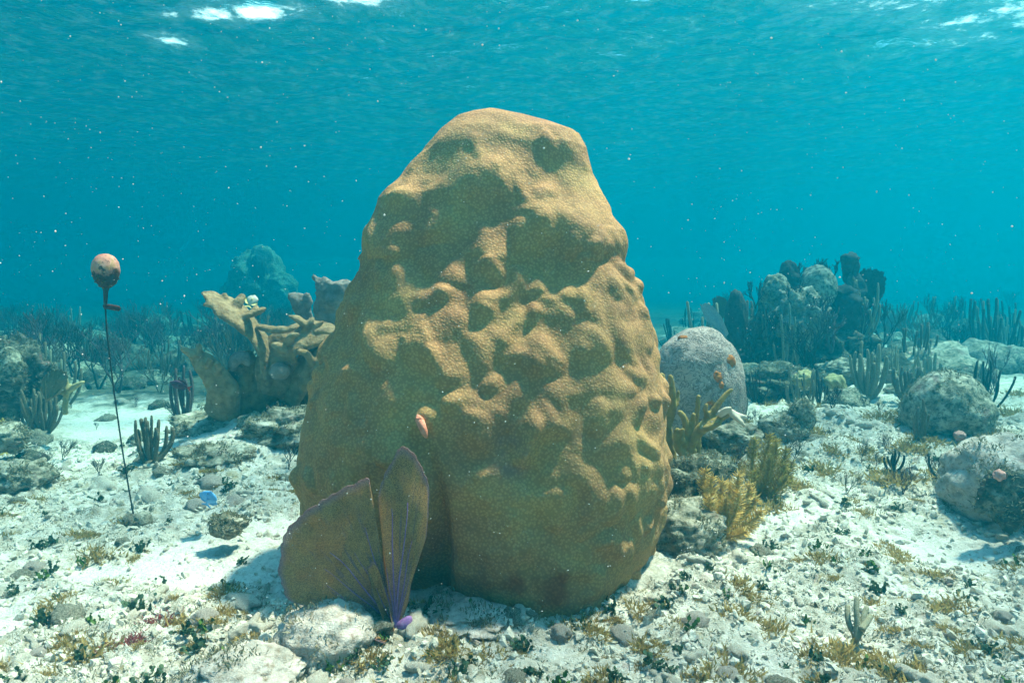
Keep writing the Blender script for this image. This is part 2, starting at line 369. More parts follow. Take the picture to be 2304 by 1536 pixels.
# ------------------------------------------------------------------ water surface seen from below
def surface():
    sx = spaced(0, 16, .11, 84, 1.12); sx = np.concatenate([-sx[:0:-1], sx])
    sy = spaced(3, 26, .085, 84, 1.1); sb = spaced(-3, -2.8, .15, 36, 1.2); sy = np.concatenate([-sb[::-1], sy])
    X, Y = np.meshgrid(sx, sy); x, y = X.ravel(), Y.ravel(); z = np.zeros_like(x); r = np.random.default_rng(5)
    for k in range(26):
        lam = .45*(1.17**k)*.8; a = R(75)+r.normal()*.75; kk = 2*math.pi/lam; ph = r.uniform(0, 6.28)
        z += .0062*lam**.75*np.sin(kk*(x*math.cos(a)+y*math.sin(a))+ph+1.2*np.sin(.3*kk*(x*math.sin(a)-y*math.cos(a))+ph*3))*(1 if lam < 6 else .3)
    z = np.clip(z, -.17, .17)
    P = np.stack([x, y, 0*x], 1); foam_glint = np.zeros_like(x)
    for px, py, sx_, sy_, amt in ((555, 26, .75, .28, .95), (385, 98, .28, .3, .9), (820, 8, .5, .22, .85), (440, 40, .5, .15, .6), (2290, 40, 1.6, 1.2, .42), (2050, 10, 1.6, .8, .34)):  # the two right-hand patches paint in the glimmer of sunlit waves
        c = flat(px, py, SURF_Z); foam_glint = np.maximum(foam_glint, amt*np.exp(-((x-c[0])**2/sx_**2+(y-c[1])**2/sy_**2)))
    foam_glint = foam_glint*(1+.9*fbm(P*np.array([1.6, 1.1, 1])+2, 4))
    nx, ny = len(sx), len(sy); ii = np.arange(ny-1)[:, None]*nx; jj = np.arange(nx-1)[None]
    Q = np.stack([ii+jj, ii+jj+1, ii+nx+jj+1, ii+nx+jj], -1).reshape(-1, 4)
    k = NT('water_surface'); k.n.remove(k.b)
    bmp = k.bump(k.math('ADD', k.noise(.9, 6, .62, dist=.8), k.math('MULTIPLY', k.noise(5, 3, .6), .12)), .44, .3)
    fr = k.n.new('ShaderNodeFresnel'); fr.inputs['IOR'].default_value = 1.33; k.l(bmp, fr.inputs['Normal'])
    # caustic dapples painted as a transparency pattern that dims the passing sunlight
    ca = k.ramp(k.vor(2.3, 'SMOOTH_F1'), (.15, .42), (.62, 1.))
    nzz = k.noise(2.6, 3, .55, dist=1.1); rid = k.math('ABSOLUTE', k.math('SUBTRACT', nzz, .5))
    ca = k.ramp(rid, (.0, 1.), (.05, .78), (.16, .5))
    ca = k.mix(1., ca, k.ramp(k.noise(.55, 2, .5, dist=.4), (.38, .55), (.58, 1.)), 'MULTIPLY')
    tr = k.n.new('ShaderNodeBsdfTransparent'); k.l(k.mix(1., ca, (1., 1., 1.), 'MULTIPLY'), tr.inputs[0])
    gl = k.n.new('ShaderNodeBsdfGlossy'); gl.inputs['Roughness'].default_value = .12; gl.inputs[0].default_value = (.50, .95, 1, 1); k.l(bmp, gl.inputs['Normal'])  # cyan tint paints the red lost in the water into the reflection
    m1 = k.n.new('ShaderNodeMixShader'); k.l(fr.outputs[0], m1.inputs[0]); k.l(tr.outputs[0], m1.inputs[1]); k.l(gl.outputs[0], m1.inputs[2])
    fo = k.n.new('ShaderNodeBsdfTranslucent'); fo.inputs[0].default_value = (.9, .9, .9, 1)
    m2 = k.n.new('ShaderNodeMixShader')
    fm = k.ramp(k.math('ADD', k.attr('foam_glint'), k.math('MULTIPLY', k.math('SUBTRACT', k.noise(3.5, 6, .75), .5), 1.5)), (.0, 0.), (.36, .025), (.7, .4), (1.1, 1.))  # low stop adds a faint painted glow of sunlit surface
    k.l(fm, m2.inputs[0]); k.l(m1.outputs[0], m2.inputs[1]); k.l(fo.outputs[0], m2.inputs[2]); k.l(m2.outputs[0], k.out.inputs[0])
    o = put('water_surface', mesh_np('water_surface', np.stack([x, y, z+SURF_Z], 1), [Q], True, {'foam_glint': foam_glint}), k.m); o['kind'] = 'structure'
surface()

# ------------------------------------------------------------------ the water body between
def haze():
    bm = bmesh.new(); bmesh.ops.create_cube(bm, size=1); me = bpy.data.meshes.new('haze')
    lo, hi = np.array([-86, -38, -1.6]), np.array([86, 86, SURF_Z+.3])
    for v in bm.verts: v.co = Vector(((lo+hi)/2+np.array(v.co)*(hi-lo)))
    bm.to_mesh(me); bm.free()
    m = bpy.data.materials.new('sea_water'); m.use_nodes = True; n = m.node_tree.nodes; n.remove(n['Principled BSDF'])
    v = n.new('ShaderNodeVolumePrincipled'); v.inputs['Color'].default_value = (0, .172, .250, 1)
    v.inputs['Density'].default_value = HAZE_D; v.inputs['Anisotropy'].default_value = .68
    v.inputs['Absorption Color'].default_value = (0, .455, .545, 1)
    m.node_tree.links.new(v.outputs[0], n['Material Output'].inputs['Volume'])
    o = put('haze', me, m); o['kind'] = 'stuff'
haze()
#SECTION2
# ------------------------------------------------------------------ the big star coral
Y0 = 2.95
def star_coral():
    Lp = np.array([(243, 1095), (248, 1060), (262, 1022), (290, 985), (340, 932), (375, 902), (425, 866), (450, 848), (520, 832), (590, 828), (640, 800), (700, 772), (780, 745), (870, 722),
                   (950, 700), (1030, 683), (1100, 681), (1170, 691), (1240, 712), (1300, 735), (1400, 770)], float)
    Rp = np.array([(243, 1105), (252, 1150), (262, 1190), (280, 1246), (302, 1306), (340, 1332), (400, 1346), (470, 1374), (530, 1398), (600, 1400), (670, 1432), (720, 1442), (770, 1462), (830, 1474),
                   (900, 1488), (960, 1496), (1050, 1503), (1110, 1494), (1170, 1482), (1240, 1450), (1300, 1425), (1400, 1390)], float)
    NT_, NU = 440, 560
    t = np.linspace(0, 1, NT_)
    py = 1400-1157*t
    py[-30:] = 243+(py[-30]-243)*np.linspace(1, 0, 30)**1.8
    xl = np.interp(py, Lp[:, 0], Lp[:, 1]); xr = np.interp(py, Rp[:, 0], Rp[:, 1])
    pz = np.where(py < 500, py-10*(500-py)/257, py); zc = np.array([at(1152, p, Y0)[2] for p in pz])
    A = np.array([at(a, p, Y0)[0] for a, p in zip(xl, py)]); B = np.array([at(a, p, Y0)[0] for a, p in zip(xr, py)])
    cx = (A+B)/2; wd = np.maximum((B-A)/2, .002)
    dp = wd*np.interp(zc, [0, .5, 1.2, 2.], [.66, .74, .82, .9])
    th = np.arange(NU)*2*math.pi/NU
    # squarish section
    e = .88; ct = np.sign(np.cos(th))*np.abs(np.cos(th))**e; st_ = np.sign(np.sin(th))*np.abs(np.sin(th))**e
    V = np.stack([cx[:, None]+wd[:, None]*ct, Y0+dp[:, None]*st_, zc[:, None]+0*ct], -1)
    # the base front dips lower in the middle right and recedes on the left
    fr = np.clip(-st_, 0, 1)[None]*sstep(.55, -.1, zc)[:, None]
    V[..., 1] += fr*(.16*sstep(.0, -.45, V[..., 0])-.17*g2(V[..., 0], 0*V[..., 0], .2, 0, .34))
    V[..., 1] += (.46*dp[:, None])*np.clip(-st_, 0, 1)[None]*sstep(.45, 1.95, zc)[:, None]
    def normals(V):
        du = np.roll(V, -1, 1)-np.roll(V, 1, 1); dv = np.gradient(V, axis=0); n = np.cross(du, dv)
        return n/(np.linalg.norm(n, axis=2)[..., None]+1e-9)
    N = normals(V); P = V.reshape(-1, 3)
    front = sstep(-.05, .35, -N[..., 1]).ravel()
    # pixel position of each point of the front, to place the knobs where they are
    d = P-np.array([0, 0, CAM_H]); yc = d[:, 1]*_cp-d[:, 2]*_sp; zc2 = d[:, 1]*_sp+d[:, 2]*_cp
    u = 1152+FPX*d[:, 0]/yc; v = 768-FPX*zc2/yc
    knob = np.zeros(len(P)); D = np.zeros(len(P))
    K = [(1215, 488, 42, 40, .050), (1300, 520, 42, 50, .055), (1320, 590, 40, 70, .03), (1100, 580, 48, 36, .060), (1075, 625, 36, 40, .02), (1090, 682, 22, 22, .035), (1005, 640, 40, 50, .025), (950, 800, 45, 40, .035),
         (868, 545, 44, 50, .055), (1180, 800, 40, 34, .025), (1212, 795, 26, 36, .03), (1330, 770, 55, 60, .065), (1440, 740, 30, 40, .045), (1380, 890, 36, 46, .05), (1300, 880, 46, 44, .035), (1060, 935, 55, 40, .035),
         (1010, 730, 56, 44, .04), (1090, 395, 80, 44, .075), (1150, 300, 100, 46, .02), (1270, 325, 50, 40, .02), (1290, 1075, 40, 40, .03), (1395, 1000, 36, 60, .045), (905, 620, 36, 60, .03), (850, 760, 46, 60, .035),
         (800, 850, 40, 60, .03), (770, 960, 44, 60, .035), (745, 1080, 40, 70, .025), (1445, 1080, 30, 46, .035), (1475, 1040, 22, 30, .035), (1060, 480, 90, 90, .035), (1375, 650, 40, 60, .04), (1385, 540, 26, 50, .04),
         (1420, 660, 20, 36, .035), (960, 470, 60, 60, .02), (1150, 900, 40, 30, .03), (1235, 960, 46, 34, .025), (1100, 1090, 60, 40, .028), (1210, 1120, 60, 36, .02), (1020, 850, 40, 36, .03), (1120, 780, 36, 30, .02),
         (880, 900, 40, 46, .035), (830, 1000, 50, 50, .03), (930, 700, 36, 40, .025), (1260, 690, 40, 36, .025), (1340, 1000, 40, 36, .03), (1300, 1190, 60, 50, .02), (1150, 1210, 60, 50, .022), (1360, 1130, 40, 44, .03),
         (1445, 860, 26, 36, .03), (1470, 930, 18, 36, .03), (1040, 300, 60, 40, .03), (900, 440, 40, 30, .03)]
    for a, b, sx, sy, h in K:
        g = np.exp(-((u-a)/sx/1.15)**2-((v-b)/sy/1.15)**2)*front; D += 1.0*h*g; knob = np.maximum(knob, g*min(1, h/.05))
    for a, b, sx, sy, h in [(1215, 400, 75, 62, .05), (1150, 1045, 36, 30, .03), (1225, 600, 60, 40, .03), (1010, 560, 40, 60, .03), (985, 420, 18, 60, .035), (1320, 440, 26, 40, .03), (860, 690, 26, 60, .03), (1330, 650, 24, 80, .035), (900, 830, 24, 80, .03), (1180, 1000, 40, 30, .02)]:
        D -= .2*h*np.exp(-((u-a)/sx)**2-((v-b)/sy)**2)*front
    # deep cleft behind the sea fan
    cc = np.interp(v, [930, 1000, 1100, 1200, 1300], [945, 965, 985, 990, 985]); cw = np.interp(v, [930, 1000, 1100, 1200, 1300], [7, 10, 13, 16, 20])
    D -= .08*np.exp(-((u-cc)/cw)**2)*sstep(960, 1180, v)*front
    ck = np.exp(-((u-cc)/(cw*1.6))**2)*sstep(925, 1000, v)*front
    # knobs and hollows everywhere
    Pq = P*np.array([1, 1, .72])
    Pw = Pq+.06*np.stack([fbm(P*4+3, 2), fbm(P*4+8, 2), fbm(P*4+13, 2)], 1)
    w1, id1 = worley(Pw*6.2); b1 = np.clip(1-(w1/.62)**2, 0, 1)**1.3
    w2, id2 = worley(Pw*12.5+4); b2 = np.clip(1-(w2/.62)**2, 0, 1)**1.3
    low = sstep(1.75, 1.2, P[:, 2])
    D += (.006+.012*low)*b1*(.25+id1)+(.012+.022*low)*b2*id2*(1-ck)
    D += .04*fbm(P*np.array([1.7, 1.7, 1.2])+2, 2)+.005*fbm(P*9, 2)
    w3, id3 = worley(Pw*8.2+11); b3 = np.clip(1-(w3/.55)**2, 0, 1)**1.7; D += (.040+.014*sstep(1.0, .5, P[:, 2]))*b3*(.5+.5*low)*(.25+.75*id3)*(1-ck)
    knob = np.maximum(knob, .5*b3*low)
    D += .010*(1-np.abs(fbm(P*np.array([3.2, 3.2, 1.3])+20, 2))*2)*low
    top = sstep(1.80, 1.98, P[:, 2]); D *= 1-.5*top
    D -= .022
    G_ = D.reshape(NT_, NU)
    for _ in range(4): G_ = (2*G_+np.roll(G_, 1, 1)+np.roll(G_, -1, 1)+np.vstack([G_[:1], G_[:-1]])+np.vstack([G_[1:], G_[-1:]]))/6
    D = .82*G_.ravel()
    V2 = V+(N.reshape(-1, 3)*D[:, None]).reshape(V.shape)
    knob = np.clip(np.maximum(.75*knob, .8*b1*id1*(.4+.6*low))*(.55+.9*fbm(P*5, 2)), 0, 1)*.45
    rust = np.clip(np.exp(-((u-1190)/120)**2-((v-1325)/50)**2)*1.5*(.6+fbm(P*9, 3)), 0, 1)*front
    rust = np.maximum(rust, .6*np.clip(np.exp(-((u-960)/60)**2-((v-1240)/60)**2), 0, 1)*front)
    bare = np.clip(1.4*np.exp(-((u-1148)/34)**2-((v-1020)/56)**2)*(.7+fbm(P*12, 3)), 0, .8)*front
    i = np.arange(NT_-1)[:, None]*NU; j = np.arange(NU)[None]; j2 = (j+1) % NU
    Q = np.stack([i+j, i+j2, i+NU+j2, i+NU+j], -1).reshape(-1, 4)
    P2 = V2.reshape(-1, 3); b = len(P2); P2 = np.concatenate([P2, P2[-NU:].mean(0)[None]])
    jj = np.arange(NU); T3 = np.stack([(NT_-1)*NU+jj, (NT_-1)*NU+(jj+1) % NU, jj*0+b], 1)
    ap = lambda a: np.concatenate([a, [0]])
    loc = np.array([.0, Y0, 0])
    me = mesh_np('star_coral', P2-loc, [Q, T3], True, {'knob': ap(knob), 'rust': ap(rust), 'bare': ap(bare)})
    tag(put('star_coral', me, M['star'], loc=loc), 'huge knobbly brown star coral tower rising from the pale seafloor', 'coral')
    return P2, u, v
STAR, _u, _v = star_coral()
def on_star(px, py):
    """nearest front surface point of the tower under a pixel"""
    d = STAR-np.array([0, 0, CAM_H]); yc = d[:, 1]*_cp-d[:, 2]*_sp; zc2 = d[:, 1]*_sp+d[:, 2]*_cp
    e = (1152+FPX*d[:, 0]/yc-px)**2+(768-FPX*zc2/yc-py)**2
    m = e < 90; idx = np.where(m)[0]
    return STAR[idx[np.argmin(d[idx, 1])]] if len(idx) else STAR[np.argmin(e)]
# small pink sponge in the cleft
c = on_star(947, 962); mb = MB()
mb.tube([c+[-.025, .03, .035], c+[-.008, -.012, .012], c+[.006, -.02, -.022], c+[.012, -.018, -.042]], [.008, .016, .013, .006], 10)
mb.blob(c+[-.012, -.012, .02], [.015, .010, .012], 3, .5, 3)
solo('sponge', mb, M['pink'], c, 'small salmon pink sponge tucked in the cleft of the big star coral', 'sponge')

# ------------------------------------------------------------------ sea fan in front of the tower
def fan_mat():
    k = NT('sea_fan'); r = k.attr('r'); s = k.attr('s'); uf = k.attr('tuft')
    c = k.ramp(k.noise(14, 4, .6), (.35, (.46, .25, .095)), (.65, (.60, .37, .14)))
    net = k.vor(300, 'DISTANCE_TO_EDGE')
    c = k.mix(k.ramp(k.noise(220, 2, .5), (.42, 0.), (.6, .55)), c, (.10, .055, .03))
    c = k.mix(k.ramp(net, (.02, 0.), (.2, 1.)), k.mix(.35, c, (.48, .34, .25)), c)
    c = k.mix(k.ramp(k.math('ADD', r, k.math('MULTIPLY', k.math('SUBTRACT', k.noise(9, 4, .6), .5), .25)), (.0, .95), (.16, .65), (.34, .2), (.5, 0.)), c, (.19, .11, .27))
    c = k.mix(k.ramp(r, (.94, 0.), (.99, .7)), c, (.34, .22, .30))
    c = k.mix(uf, c, (.26, .23, .33))
    cmb = k.n.new('ShaderNodeCombineXYZ'); k.l(k.math('MULTIPLY', s, 70.), cmb.inputs[0]); k.l(k.math('MULTIPLY', r, 3.), cmb.inputs[1])
    ve = k.noise(1., 3, .5, cmb.outputs[0], .4); vv = k.ramp(ve, (.56, 0.), (.64, 1.))
    c = k.mix(k.math('MULTIPLY', vv, k.ramp(r, (.5, .65), (.85, .12))), c, (.20, .13, .23))
    k.done(c, k.bump(k.math('ADD', net, k.math('MULTIPLY', vv, .4)), .5, .003), .9)
    tr = k.n.new('ShaderNodeBsdfTranslucent'); k.l(c, tr.inputs[0]); m = k.n.new('ShaderNodeMixShader'); m.inputs[0].default_value = .45
    k.l(k.b.outputs[0], m.inputs[1]); k.l(tr.outputs[0], m.inputs[2])
    hole = k.n.new('ShaderNodeBsdfTransparent'); m2 = k.n.new('ShaderNodeMixShader')      # open meshes of the net
    k.l(k.math('MULTIPLY', k.ramp(k.vor(230, 'DISTANCE_TO_EDGE'), (.14, 0.), (.24, 1.)), k.ramp(k.noise(12, 3, .6), (.35, .15), (.65, .75))), m2.inputs[0])
    k.l(m.outputs[0], m2.inputs[1]); k.l(hole.outputs[0], m2.inputs[2]); k.l(m2.outputs[0], k.out.inputs[0]); return k.m
M['fan'] = fan_mat(); M['fanstem'] = plain('purple_stem', (.19, .09, .30), (.33, .19, .42), 60, .4, .003, .8)
FB = ground(888, 1412); FB = np.array([FB[0], FB[1]+.02, FB[2]-.015])
fan = thing('sea_fan', 'purple based brown sea fan of two blades before the big star coral', 'sea fan', FB)
def fan_blade(outline, dy, tuft=None, parent=fan, base=None, m=None, jag=.012, Yb=None, ribs=(), ribmat=None, nm='blade'):
    base = FB if base is None else base; Yb = Yb or base[1]
    O = np.array(outline, float); d = np.concatenate([[0], np.cumsum(np.linalg.norm(np.diff(O, axis=0), axis=1))]); ns, nr = 150, 46
    s = np.linspace(0, 1, ns); px = np.interp(s*d[-1], d, O[:, 0]); py = np.interp(s*d[-1], d, O[:, 1])
    ker = np.ones(5)/5
    px[2:-2] = np.convolve(px, ker, 'valid'); py[2:-2] = np.convolve(py, ker, 'valid')
    E = np.array([at(a, b, Yb) for a, b in zip(px, py)]); r = np.linspace(0, 1, nr)
    jg = 1+1.7*jag*fbm(np.stack([s*46, s*0, s*0+len(outline)*1.7], 1), 3)
    Pt = base+(E-base)[None]*(r[:, None, None]*(1+(jg-1)[None, :, None]*r[:, None, None]**3))
    S, RR = np.meshgrid(s, r); q = Pt.reshape(-1, 3)
    bulge = dy(S, RR).ravel() if callable(dy) else dy*RR.ravel()
    q[:, 1] += bulge+.012*fbm(q*6, 2)*RR.ravel()
    i = np.arange(nr-1)[:, None]*ns; j = np.arange(ns-1)[None]; Q = np.stack([i+j, i+j+1, i+ns+j+1, i+ns+j], -1).reshape(-1, 4)
    n = len(q); back = q+np.array([0, .004, 0]); rim = np.concatenate([(nr-1)*ns+np.arange(ns), ])
    e = np.concatenate([np.arange(nr)*ns, (nr-1)*ns+np.arange(1, ns), (np.arange(nr)*ns+ns-1)[::-1][1:]])
    side = np.stack([e[:-1], e[1:], e[1:]+n, e[:-1]+n], 1)
    mb = MB(); mb.add(np.concatenate([q, back]), Q[:, ::-1], Q+n, side)
    tf = np.zeros(n)
    if tuft: tf = np.exp(-((S.ravel()-tuft[0])/tuft[2])**2-((RR.ravel()-tuft[1])/tuft[3])**2)
    ob = part(nm, mb, m or M['fan'], parent, True, {'r': np.tile(RR.ravel(), 2), 's': np.tile(S.ravel(), 2), 'tuft': np.tile(tf, 2)*.8})
    G = q.reshape(nr, ns, 3)
    rb = MB()
    for (s0, s1, r1, rad) in ribs:
        kk = 16; rr = np.linspace(.02, r1, kk); ss = s0+(s1-s0)*np.linspace(0, 1, kk)**1.4+.008*np.sin(np.linspace(0, 7, kk)+s0*30)
        p = np.array([G[min(nr-1, int(a*(nr-1))), int(np.clip(b, 0, 1)*(ns-1))] for a, b in zip(rr, ss)]); p[1:-1] = (p[:-2]+p[1:-1]+p[2:])/3
        rb.tube(p+np.array([0, -.002, 0]), .75*rad*np.linspace(1, .25, kk), 6)
    if ribs: part('veins', rb, ribmat or M['fanstem'], ob)
    return ob
fan_blade([(880, 1410), (800, 1385), (725, 1348), (662, 1330), (640, 1280), (640, 1235), (647, 1192), (668, 1160), (708, 1136), (760, 1104), (805, 1080), (835, 1070), (822, 1105), (812, 1140), (812, 1175), (822, 1215), (832, 1245), (842, 1300), (868, 1395)],
          lambda s, r: -.05*r+.16*r*r*(s-.35), (.72, .62, .035, .22),
          ribs=[(.10, .06, .55, .004), (.22, .18, .7, .005), (.36, .30, .62, .005), (.50, .46, .7, .005), (.62, .60, .72, .004), (.72, .72, .6, .004), (.80, .84, .6, .003), (.3, .36, .6, .003), (.55, .54, .6, .003), (.44, .40, .66, .003)])
fan_blade([(878, 1408), (866, 1370), (860, 1310), (862, 1262), (858, 1205), (850, 1140), (852, 1100), (866, 1060), (882, 1035), (897, 1006), (905, 1010), (925, 1016), (942, 1050), (960, 1085), (963, 1120), (960, 1180), (956, 1220), (938, 1265), (922, 1310), (917, 1360), (900, 1408)],
          lambda s, r: .02*r-.10*np.sin(s*3.1)*r*(1-r)+.05*(s-.5)*r,
          ribs=[(.46, .44, .75, .005), (.52, .54, .75, .005), (.60, .60, .6, .004), (.40, .34, .5, .004), (.70, .68, .45, .003)])
fan_blade([(886, 1405), (866, 1375), (848, 1330), (836, 1285), (832, 1262), (842, 1250), (856, 1262), (868, 1300), (880, 1350), (892, 1405)], lambda s, r: -.045*r, jag=.06, ribs=[(.4, .45, .7, .003)])
mb = MB(); mb.tube([FB+[0, 0, -.02], FB+[0, -.004, .02], FB+[-.012, -.004, .05]], [.022, .016, .008], 10)
mb.tube([FB+[.0, 0, .0], FB+[.035, -.012, .022], FB+[.05, -.01, .045]], [.018, .024, .012], 10); mb.tube([FB, FB+[-.07, -.012, .02], FB+[-.13, -.025, .06]], [.012, .009, .005], 8)
mb.blob(FB+[.03, 0, .0], [.045, .025, .02], 2, .3, 2)
part('stem', mb, M['fanstem'], fan)

# ------------------------------------------------------------------ boulders near the front
def add_fuzz(o, n, L=.016, mats=('turf_a', 'turf_b'), w_=.0016, seed=1):
    """short algal turf growing on the upper faces of a rock"""
    me = o.data; nv = len(me.vertices); V = np.zeros(nv*3, np.float32); me.vertices.foreach_get('co', V); V = V.reshape(-1, 3).astype(float)
    N = np.zeros(nv*3, np.float32); me.vertex_normals.foreach_get('vector', N); N = N.reshape(-1, 3).astype(float)
    r = np.random.default_rng(seed); loc = np.array(o.location); P = V+loc
    ok = np.where((N[:, 2] > -.25) & (fbm(P*7+seed, 3) > .0) & (N[:, 1] < .5))[0]
    if len(ok) == 0: return
    for k, m in enumerate(mats):
        i = r.choice(ok, n//len(mats)); kk = fbm(P[i]*5+k*9, 2) > -.1; i = i[kk]; c = len(i)
        if c < 4: continue
        p = V[i]+r.normal(size=(c, 3))*.006; d = N[i]+r.normal(size=(c, 3))*.6+np.array([0, 0, .35]); d /= np.linalg.norm(d, axis=1)[:, None]; l = L*(.35+.8*r.random((c, 1)))
        U = np.cross(d, r.normal(size=(c, 3))); U /= np.linalg.norm(U, axis=1)[:, None]
        W = np.stack([p-U*w_, p+U*w_, p+d*l*.6+U*w_*1.4, p+d*l*.6-U*w_*1.4, p+d*l+r.normal(size=(c, 3))*l*.25], 1).reshape(-1, 3); b = np.arange(c)[:, None]*5
        q = put('turf', mesh_np('turf', W, [b+np.array([[0, 1, 2, 3]]), b+np.array([[3, 2, 4]])], False), M[m], o); q['kind'] = 'stuff'
M['turf_a'] = plain('tan_turf', (.22, .19, .12), (.40, .36, .26), 30, .0, .002, .95, thin=.3); M['turf_b'] = plain('dark_turf', (.12, .125, .08), (.24, .23, .15), 30, .0, .002, .95, thin=.3)
def rough(V, seed, fine):
    w1, i1 = worley(V*2.3+seed*1.3); w2, i2 = worley(V*5.5+seed*2.1)
    return fine*(1.6*fbm(V*3+seed, 3)+1.1*np.clip(.8-w1, 0, 1)*2*i1-1.5*np.clip(.42-w2, 0, 1)*2*(i2 > .5)+.45*fbm(V*15+seed, 3))
def boulder(name, px, py, wpx, hpx, Y, m, label, cat='rock', amp=.16, fr=1.4, seed=1, depth=1., sub=5, group=None, fine=.02, sink=.25):
    """lumpy rock whose visible face spans the given pixels; centre px, base py"""
    r = msz(wpx/2, Y); b = at(px, py, Y); h = msz(hpx, Y); V, F = ico(sub)
    d = 1+amp*fbm(V*fr+seed*5.1, 4)+rough(V, seed, fine*1.6)
    Vv = V*d[:, None]*np.array([r, r*depth, h*.55])
    Vv[:, 2] = np.where(Vv[:, 2] < 0, Vv[:, 2]*1.0, Vv[:, 2])
    c = np.array([b[0], Y+r*depth*.2, b[2]+h*.42]); g = fh(c[0], c[1]); loc = np.array([c[0], c[1], g])
    mb = MB(); mb.add(Vv+c, F); o = solo(name, mb, m, loc, label, cat, group)
    if fine >= .03 and Y < 7: add_fuzz(o, int(350+5200*r), .010+.004*min(Y, 4), seed=seed, w_=.0009+.0004*Y)
    return o
boulder('boulder', 735, 1500, 235, 150, 2.12, M['boulder'], 'pale rounded boulder below the sea fan at the front', amp=.13, seed=3, fine=.03)
boulder('boulder', 540, 1560, 260, 75, 1.9, M['boulder'], 'low cream boulder crusted with tan algae left of the round one', amp=.2, seed=5, fine=.04)
boulder('boulder', 1060, 1400, 220, 40, 2.34, M['boulder'], 'speckled rock slab between sea fan and star coral foot', amp=.25, seed=9, fine=.05)
boulder('boulder', 1540, 1245, 190, 120, 3.0, M['rock'], 'dark mottled rock beside the right foot of the star coral', amp=.25, seed=12, fine=.05)
boulder('boulder', 1560, 1150, 150, 120, 3.35, M['darkrock'], 'dark rock behind the yellow sea plume', amp=.3, seed=13, fine=.05)
boulder('boulder', 510, 1205, 75, 46, 3.03, M['rock'], 'tilted grey stone lying alone on open sand', amp=.25, seed=14, fine=.05, sub=4)

# ------------------------------------------------------------------ marker float on its cable
def buoy_mat():
    k = NT('fouled_float')
    c = k.ramp(k.noise(18, 5, .65), (.35, (.50, .19, .13)), (.6, (.66, .34, .25)))
    c = k.mix(k.ramp(k.noise(16, 5, .7, dist=.5), (.54, 0.), (.62, .8)), c, (.42, .27, .09))
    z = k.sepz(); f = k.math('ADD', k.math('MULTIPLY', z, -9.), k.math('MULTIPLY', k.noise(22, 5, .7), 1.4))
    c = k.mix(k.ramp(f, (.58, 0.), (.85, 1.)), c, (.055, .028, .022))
    c = k.mix(k.ramp(k.noise(45, 4, .7), (.58, 0.), (.64, .85)), c, (.05, .03, .02))
    return k.done(c, k.bump(k.noise(60, 5, .7), .7, .006), .85)
bb = ground(308, 1178); YB = bb[1]
bt = thing('marker_float', 'fouled pink egg shaped float on a thin dark cable above sand', 'marker float', bb)
c = at(238, 610, YB); r = msz(28, YB); h = msz(39, YB)
V, F = ico(4); V = V.copy(); V[:, :2] *= (1+.12*V[:, 2:3]); V = V*np.array([r, r, h])*(1+.03*fbm(V*5, 3))[:, None]
me = mesh_np('float', V, [F]); fo = put('float', me, buoy_mat(), bt, loc=c-bb)
mb = MB(); r4 = np.random.default_rng(8)
for _ in range(34):
    q = r4.normal(size=3); q[2] -= .7; q[1] -= .4; q /= np.linalg.norm(q); mb.blob(c+q*np.array([r, r, h])*.97, r4.uniform(.003, .009, 3), 1, .4, 2, _)
part('fouling', mb, plain('fouling_growth', (.04, .025, .015), (.17, .12, .05), 60, .5, .004), bt)['kind'] = 'stuff'
mb = MB(); p0 = at(238, 640, YB); p1 = at(237, 695, YB)
mb.tube([p0, at(238, 655, YB), p1], [.022, .012, .007], 10); part('neck', mb, M['darksponge'], bt)
mb = MB(); pts = [(237, 690), (240, 740), (250, 830), (262, 920), (275, 1010), (290, 1100), (303, 1172)]
mb.tube([at(a, b, YB) for a, b in pts]+[bb+[-.012, 0, -.01]], .004, 8); part('cable', mb, M['cable'], bt)
mb = MB(); a = at(234, 688, YB); b = at(268, 694, YB)
mb.tube([a, (a+b)/2, b], [.013, .015, .014], 6, flatn=.6); part('tag', mb, plain('rusty_tag', (.03, .012, .012), (.07, .03, .028), 40, .5, .003), bt)
mb = MB(); mb.blob(bb+[.03, 0, .02], [.05, .045, .045], 3, .25, 1.6, 4); part('anchor_block', mb, M['rock'], bt)

# ------------------------------------------------------------------ elkhorn coral behind on the left
YE = 5.0
EB = at(590, 940, YE); EB[2] = fh(EB[0], YE)
elk = thing('elkhorn_coral', 'tan elkhorn coral with broad pale fingered plates on a dark mound', 'coral', EB)
def limb(name, paths, m, parent, voxel=.010, amp=.006, label=None):
    mb = MB()
    for P, wid, fl, up in paths:
        p = np.array([at(a, b, YE+dy) for a, b, dy in P]); n = max(8, 4*len(p)); tt = np.linspace(0, len(p)-1, n); pp = np.stack([np.interp(tt, range(len(p)), p[:, k]) for k in range(3)], 1)
        if n > 6: pp[1:-1] = (pp[:-2]+pp[1:-1]+pp[2:])/3
        wd = np.interp(tt, range(len(p)), [msz(x, YE) for x in wid])
        mb.tube(pp, wd, 12, up=up, flatn=fl)
    q = remesh(mb, voxel, lambda V: amp*fbm(V*11, 3)+.45*amp*fbm(V*42, 3), 2)
    return part(name, q, m, parent, label=label)
UP = (.1, -.35, 1.)   # plates lie roughly level, leaning to the viewer
